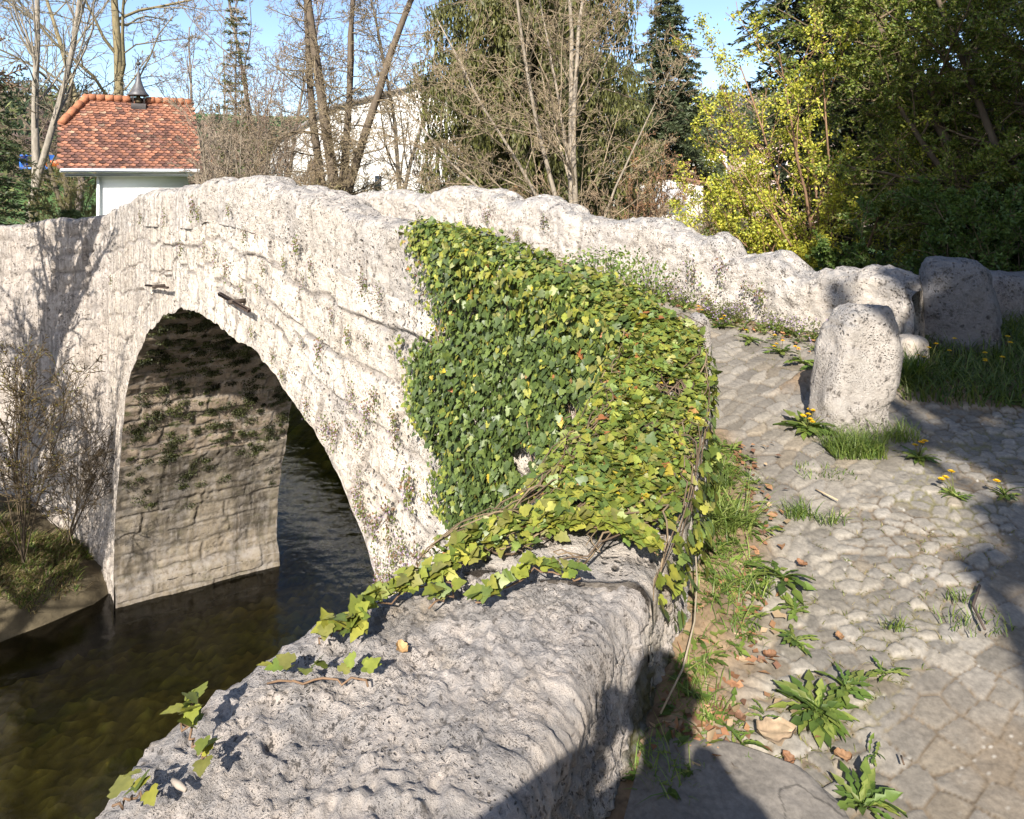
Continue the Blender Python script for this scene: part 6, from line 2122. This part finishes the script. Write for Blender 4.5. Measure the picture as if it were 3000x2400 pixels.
# two leafy plants on the path side of the ivy wall
for (px, py, n, lb_) in ((1790, 815, 240, "upright bushy green plant at the back edge of the ivy against the far parapet"), (1890, 855, 160, "smaller bushy green plant right of the other one behind the ivy")):
    s, h = cast(px, py, 3.6)
    p = BR(s, 3.55, h - 0.22)
    r = np.random.default_rng(px)
    t_ = thing("bushy_plant", p, lb_, "plant")
    mb = MB()
    for i in range(16):
        q = p + np.r_[r.normal(0, 0.13, 2), r.uniform(0.25, 0.45)]
        V, F = tube([p + np.r_[r.normal(0, 0.03, 2), 0], (p + q) / 2, q], [0.003, 0.0025, 0.002], 4)
        mb.add(V, F, (0.12, 0.12, 0.04))
    mb.build("stems", M['twig'], t_)
    q = p + np.concatenate([r.normal(0, 0.13, (n * 4, 2)), r.uniform(0.0, 0.42, (n * 4, 1))], 1)
    V, F = cards(q, r.normal(size=q.shape) + np.array([0, 0, 0.4]), r.normal(size=q.shape), r.uniform(0.02, 0.04, len(q)), 0.018, LEAF, LEAF_F)
    mk("foliage", V, F, M['leaf'], t_, np.repeat(green[r.integers(0, 4, len(q))] * r.uniform(0.8, 1.4, (len(q), 1)), len(LEAF), 0))

# ================================================================ fallen leaves, twigs
def dry_leaf(name, label, p, L, col, seed, curl=0.25, group=None):
    r = np.random.default_rng(seed)
    nu, nv = 15, 11
    u, v = np.meshgrid(np.linspace(0, 1, nu), np.linspace(-1, 1, nv), indexing='ij')
    w = 0.40 * np.sin(np.pi * np.clip(u, 0, 1) ** 0.8) ** 0.75 * (1 + 0.16 * np.sin(u * 19)) + 0.01
    X, Y = (u - 0.5) * L, v * w * L
    Z = curl * L * (v ** 2 * 0.55 + 0.25 * np.sin(u * 7 + r.uniform(0, 3)) * 0.5 + (u - 0.5) ** 2) + 0.03 * L * np.sin(v * 9 + u * 5)
    a = r.uniform(0, 6.28)
    ca, sa = math.cos(a), math.sin(a)
    V = np.stack([X * ca - Y * sa, X * sa + Y * ca, Z - Z.min() + 0.002], -1).reshape(-1, 3) + np.asarray(p, float)
    c = np.array(col) * (0.8 + 0.35 * r.random((len(V), 1))) * np.where(np.abs(v.ravel()) < 0.08, 1.25, 1.0)[:, None]
    o = mk(name, V, grid_faces(nu, nv), M['dry'], None, c, True, loc=p)
    return tag(o, label, "leaf", group)


dry_leaf("dead_leaf", "large crumpled pale tan dead leaf lying at the upper corner of the slab", gp(2275, 2185) + np.array([0, 0, 0.03]), 0.12, (0.36, 0.26, 0.175), 601, 0.2)
wl = at(1180, 1945, 1.3 * FOC / 1435)
dry_leaf("dead_leaf", "small orange-tan curled leaf lying on top of the tufa wall", wl + np.array([0, 0, 0.03]), 0.04, (0.48, 0.29, 0.14), 602, 0.5)
for i, (px, py, lab) in enumerate(((2075, 1960, "in the weeds at the wall foot, upper"), (2170, 2120, "just left of the large pale leaf"), (2120, 2090, "in the weeds above the slab"), (2090, 1790, "halfway along the wall-foot weeds"),
                                   (2140, 1850, "at the cobble edge of the wall-foot weeds"), (2310, 2240, "below the large pale leaf on the slab edge"), (2350, 1665, "alone on the cobbles right of the wall weeds"), (2460, 1880, "alone on the cobbles near the paving"),
                                   (2180, 1660, "right of the long pale grass"), (2255, 1935, "on the cobbles above the large-leaved dandelion"), (2470, 2235, "between slab and sandy paving"))):
    dry_leaf("dead_leaf", "rust-brown dead leaf " + lab, gp(px, py) + np.array([0, 0, 0.012]), random.uniform(0.035, 0.055), random.choice([(0.24, 0.12, 0.065), (0.29, 0.16, 0.085), (0.19, 0.10, 0.06)]), 610 + i, 0.35, "brown dead leaves on the path")
mb = MB()
r = np.random.default_rng(640)
for i in range(900):
    y = 1.95 + 1.95 * r.random() ** 1.6
    x = np.interp(y, PE[:, 1], PE[:, 0]) + 0.03 + abs(r.normal(0, 0.14))
    p = np.array([x, y, path_z(x, y) + 0.02])
    V, F = cards(p[None], np.r_[r.normal(size=2), 0.1][None], np.array([[0, 0, 1.0]]) + 0.4 * r.normal(size=(1, 3)), r.uniform(0.02, 0.055), r.uniform(0.015, 0.035), LEAF, LEAF_F)
    mb.add(V, F, np.array(random.choice([(0.26, 0.125, 0.065), (0.32, 0.17, 0.09), (0.19, 0.10, 0.065), (0.35, 0.25, 0.16)])))
for i in range(160):
    p = BR(r.uniform(2.4, 6.0), 5.5 - abs(r.normal(0, 0.14)), 0)
    p[2] = path_z(p[0], p[1]) + 0.02
    V, F = cards(p[None], np.r_[r.normal(size=2), 0.1][None], np.array([[0, 0, 1.0]]) + 0.4 * r.normal(size=(1, 3)), r.uniform(0.03, 0.06), 0.03, LEAF, LEAF_F)
    mb.add(V, F, np.array(random.choice([(0.34, 0.15, 0.07), (0.42, 0.21, 0.10), (0.26, 0.13, 0.08)])))
tag(mb.build("leaf_litter", M['dry']), kind="stuff")
for nm, pts, rd, c, lb_ in (("twig", [(2870, 1730), (2850, 1790), (2870, 1830), (2885, 1860)], 0.005, (0.07, 0.05, 0.04), "thin dark forked twig lying on the sandy paving at the right"),
                            ("twig", [(2390, 1445), (2420, 1460), (2455, 1478)], 0.004, (0.40, 0.31, 0.2), "short pale straw-coloured twig on the cobbles in the middle"),
                            ("straw", [(2640, 2235), (2648, 2260)], 0.003, (0.09, 0.06, 0.04), "tiny dark stick on the paving at the bottom right")):
    Q = np.array([gp(x, y) + np.array([0, 0, 0.02]) for x, y in pts])
    V, F = tube(Q, rd, 6)
    tag(mk(nm, V, F, M['twig'], None, c, True, loc=Q[0]), lb_, "twig")
Q = np.array([at(2025, 1440, 2.9), at(2035, 1560, 2.72), at(2042, 1700, 2.5), at(2035, 1820, 2.35), at(2000, 1960, 2.2), at(1935, 2090, 2.1)])
V, F = tube(Q, 0.0032, 6)
tag(mk("ivy_root", V, F, M['twig'], None, (0.30, 0.25, 0.18), True, loc=Q[0]), "pale bare ivy stem hanging down the path side of the wall to the ground", "stem")
Q = np.array([at(505, 2300, 1.3 * FOC / 1790 * 0.97), at(545, 2330, 1.3 * FOC / 1820 * 0.97)])
Q[:, 2] += 0.01
V, F = tube([Q[0], (Q[0] + Q[1]) / 2, Q[1]], [0.005, 0.007, 0.004], 7)
tag(mk("stick", V, F, M['twig'], None, (0.27, 0.23, 0.19), True, loc=Q[0]), "short pale stick lying in a hollow at the lower end of the tufa wall", "stick")

# ================================================================ the photographer, standing behind the lens
ph = thing("person", (-0.05, -0.36, 0), "person in dark jacket and jeans holding a camera to the face, standing on the path", "person")


def skinned(name, verts, edges, radii, mat, parent, col, root=0):
    me = bpy.data.meshes.new(name)
    org = Vector(parent["_org"])
    me.from_pydata([tuple(Vector(v) - org) for v in verts], edges, [])
    o = bpy.data.objects.new(name, me)
    COLL.objects.link(o)
    o.parent = parent
    md = o.modifiers.new("Skin", 'SKIN')
    for i, sv in enumerate(me.skin_vertices[0].data):
        sv.radius = (radii[i], radii[i])
        sv.use_root = (i == root)
    o.modifiers.new("Sub", 'SUBSURF').levels = 2
    o.modifiers["Sub"].render_levels = 2
    me.materials.append(mat)
    dg = bpy.context.evaluated_depsgraph_get()
    ev = bpy.data.meshes.new_from_object(o.evaluated_get(dg))
    o.modifiers.clear()
    o.data = ev
    a = ev.color_attributes.new("Col", 'FLOAT_COLOR', 'POINT')
    a.data.foreach_set("color", np.tile([*col, 1.0], len(ev.vertices)).astype(np.float32))
    ev.polygons.foreach_set("use_smooth", np.ones(len(ev.polygons), bool))
    return o


bx0, by0 = -0.05, -0.36
B = lambda x, y, z: (bx0 + x * 1.12, by0 + y * 0.95, z * 1.14)
# body: one continuous figure (skin), clothes over it
bv = [B(0, 0, 0.95), B(0, 0, 1.15), B(0, 0.01, 1.40), B(0, 0.03, 1.52), B(0, 0.05, 1.62), B(0, 0.07, 1.72), B(0, 0.05, 1.80),
      B(-0.10, 0, 0.90), B(-0.11, 0.02, 0.50), B(-0.12, -0.02, 0.09), B(-0.12, 0.12, 0.04), B(0.10, 0, 0.90), B(0.11, 0.02, 0.50), B(0.12, -0.02, 0.09), B(0.12, 0.12, 0.04),
      B(-0.19, 0.01, 1.43), B(-0.50, 0.06, 1.30), B(-0.10, 0.27, 1.47), B(0.19, 0.01, 1.43), B(0.27, 0.10, 1.22), B(0.12, 0.27, 1.47)]
be = [(0, 1), (1, 2), (2, 3), (3, 4), (4, 5), (5, 6), (0, 7), (7, 8), (8, 9), (9, 10), (0, 11), (11, 12), (12, 13), (13, 14), (2, 15), (15, 16), (16, 17), (2, 18), (18, 19), (19, 20)]
br_ = [0.13, 0.13, 0.13, 0.065, 0.065, 0.10, 0.07, 0.085, 0.058, 0.045, 0.04, 0.085, 0.058, 0.045, 0.04, 0.06, 0.045, 0.028, 0.06, 0.045, 0.028]
skinned("body", bv, be, br_, M['skin'], ph, (0.55, 0.36, 0.27))
jr = [bv[i] for i in (0, 1, 2, 3, 15, 16, 17, 18, 19, 20)]
skinned("jacket", jr, [(0, 1), (1, 2), (2, 3), (2, 4), (4, 5), (5, 6), (2, 7), (7, 8), (8, 9)], [0.225, 0.20, 0.20, 0.085, 0.10, 0.08, 0.05, 0.10, 0.08, 0.05], M['cloth'], ph, (0.03, 0.035, 0.05))
jt = [bv[i] for i in (0, 7, 8, 9, 11, 12, 13)]
skinned("trousers", jt, [(0, 1), (1, 2), (2, 3), (0, 4), (4, 5), (5, 6)], [0.16, 0.125, 0.095, 0.08, 0.125, 0.095, 0.08], M['cloth'], ph, (0.04, 0.06, 0.11))
for sx in (-1, 1):
    skinned("shoe", [B(0.12 * sx, -0.05, 0.06), B(0.12 * sx, 0.06, 0.05), B(0.13 * sx, 0.19, 0.04)], [(0, 1), (1, 2)], [0.055, 0.055, 0.04], M['cloth'], ph, (0.05, 0.035, 0.025))
    # hand: palm and five bent fingers round the camera
    w = np.array(B(0.11 * sx, 0.27, 1.47)); 
    hv = [tuple(w), tuple(w + [-0.02 * sx, 0.03, 0.05]), tuple(w + [-0.03 * sx, 0.05, 0.085])]
    he, hr_ = [(0, 1), (1, 2)], [0.026, 0.034, 0.028]
    for f in range(4):
        k0_ = w + np.array([(-0.015 - 0.006 * f) * sx, 0.055, 0.115 - 0.022 * f])
        ln = (0.9, 1.0, 0.95, 0.75)[f]
        b_ = len(hv)
        hv += [tuple(k0_), tuple(k0_ + np.array([-0.028 * sx, 0.012, 0.004]) * ln), tuple(k0_ + np.array([-0.050 * sx, -0.004, 0.004]) * ln)]
        he += [(2, b_), (b_, b_ + 1), (b_ + 1, b_ + 2)]
        hr_ += [0.011, 0.009, 0.008]
    b_ = len(hv)
    hv += [tuple(w + [-0.05 * sx, 0.02, 0.055]), tuple(w + [-0.075 * sx, 0.025, 0.06])]
    he += [(1, b_), (b_, b_ + 1)]
    hr_ += [0.012, 0.009]
    skinned("hand", hv, he, hr_, M['skin'], ph, (0.55, 0.36, 0.27))
hc = np.array(B(0, 0.05, 1.745))
u = np.linspace(0, 2 * math.pi, 25)[:-1]
v = np.linspace(-0.25, math.pi / 2, 10)
U, Vv = np.meshgrid(u, v, indexing='ij')
H = np.stack([np.cos(Vv) * np.cos(U) * 0.098, np.cos(Vv) * np.sin(U) * 0.115, np.sin(Vv) * 0.13], -1).reshape(-1, 3)
H[:, 1] -= 0.012
f = np.where((g_ := grid_faces(25, 10)) >= 240, g_ - 240, g_)
mk("hair", hc + H, f, M['cloth'], ph, (0.06, 0.04, 0.03), True)
for sx in (-1, 1):
    mk("ear", *tube([hc + np.array([0.098 * sx, 0.0, -0.04]), hc + np.array([0.108 * sx, -0.008, -0.01]), hc + np.array([0.100 * sx, -0.005, 0.015])], [0.008, 0.015, 0.008], 8), M['skin'], ph, (0.55, 0.36, 0.27), True)
mk("nose", *tube([hc + np.array([0, 0.10, 0.0]), hc + np.array([0, 0.125, -0.035]), hc + np.array([0, 0.105, -0.045])], [0.009, 0.014, 0.008], 8), M['skin'], ph, (0.55, 0.36, 0.27), True)
mk("mouth", *tube([hc + np.array([-0.022, 0.098, -0.075]), hc + np.array([0, 0.106, -0.075]), hc + np.array([0.022, 0.098, -0.075])], [0.003, 0.006, 0.003], 6), M['skin'], ph, (0.42, 0.17, 0.15), True)
cm = thing("camera_body", B(0.0, 0.30, 1.53), "black camera held up by the person", "camera")
MB().box(B(0.0, 0.305, 1.53), (0.13, 0.05, 0.09), (0.02, 0.02, 0.02), bev=0.008).box(B(0.0, 0.305, 1.58), (0.05, 0.05, 0.03), (0.02, 0.02, 0.02), bev=0.006).build("housing", M['slate'], cm)
mk("lens", *tube([B(0, 0.32, 1.53), B(0, 0.35, 1.53), B(0, 0.36, 1.53)], [0.035, 0.035, 0.03], 20), M['slate'], cm, (0.02, 0.02, 0.02), True)
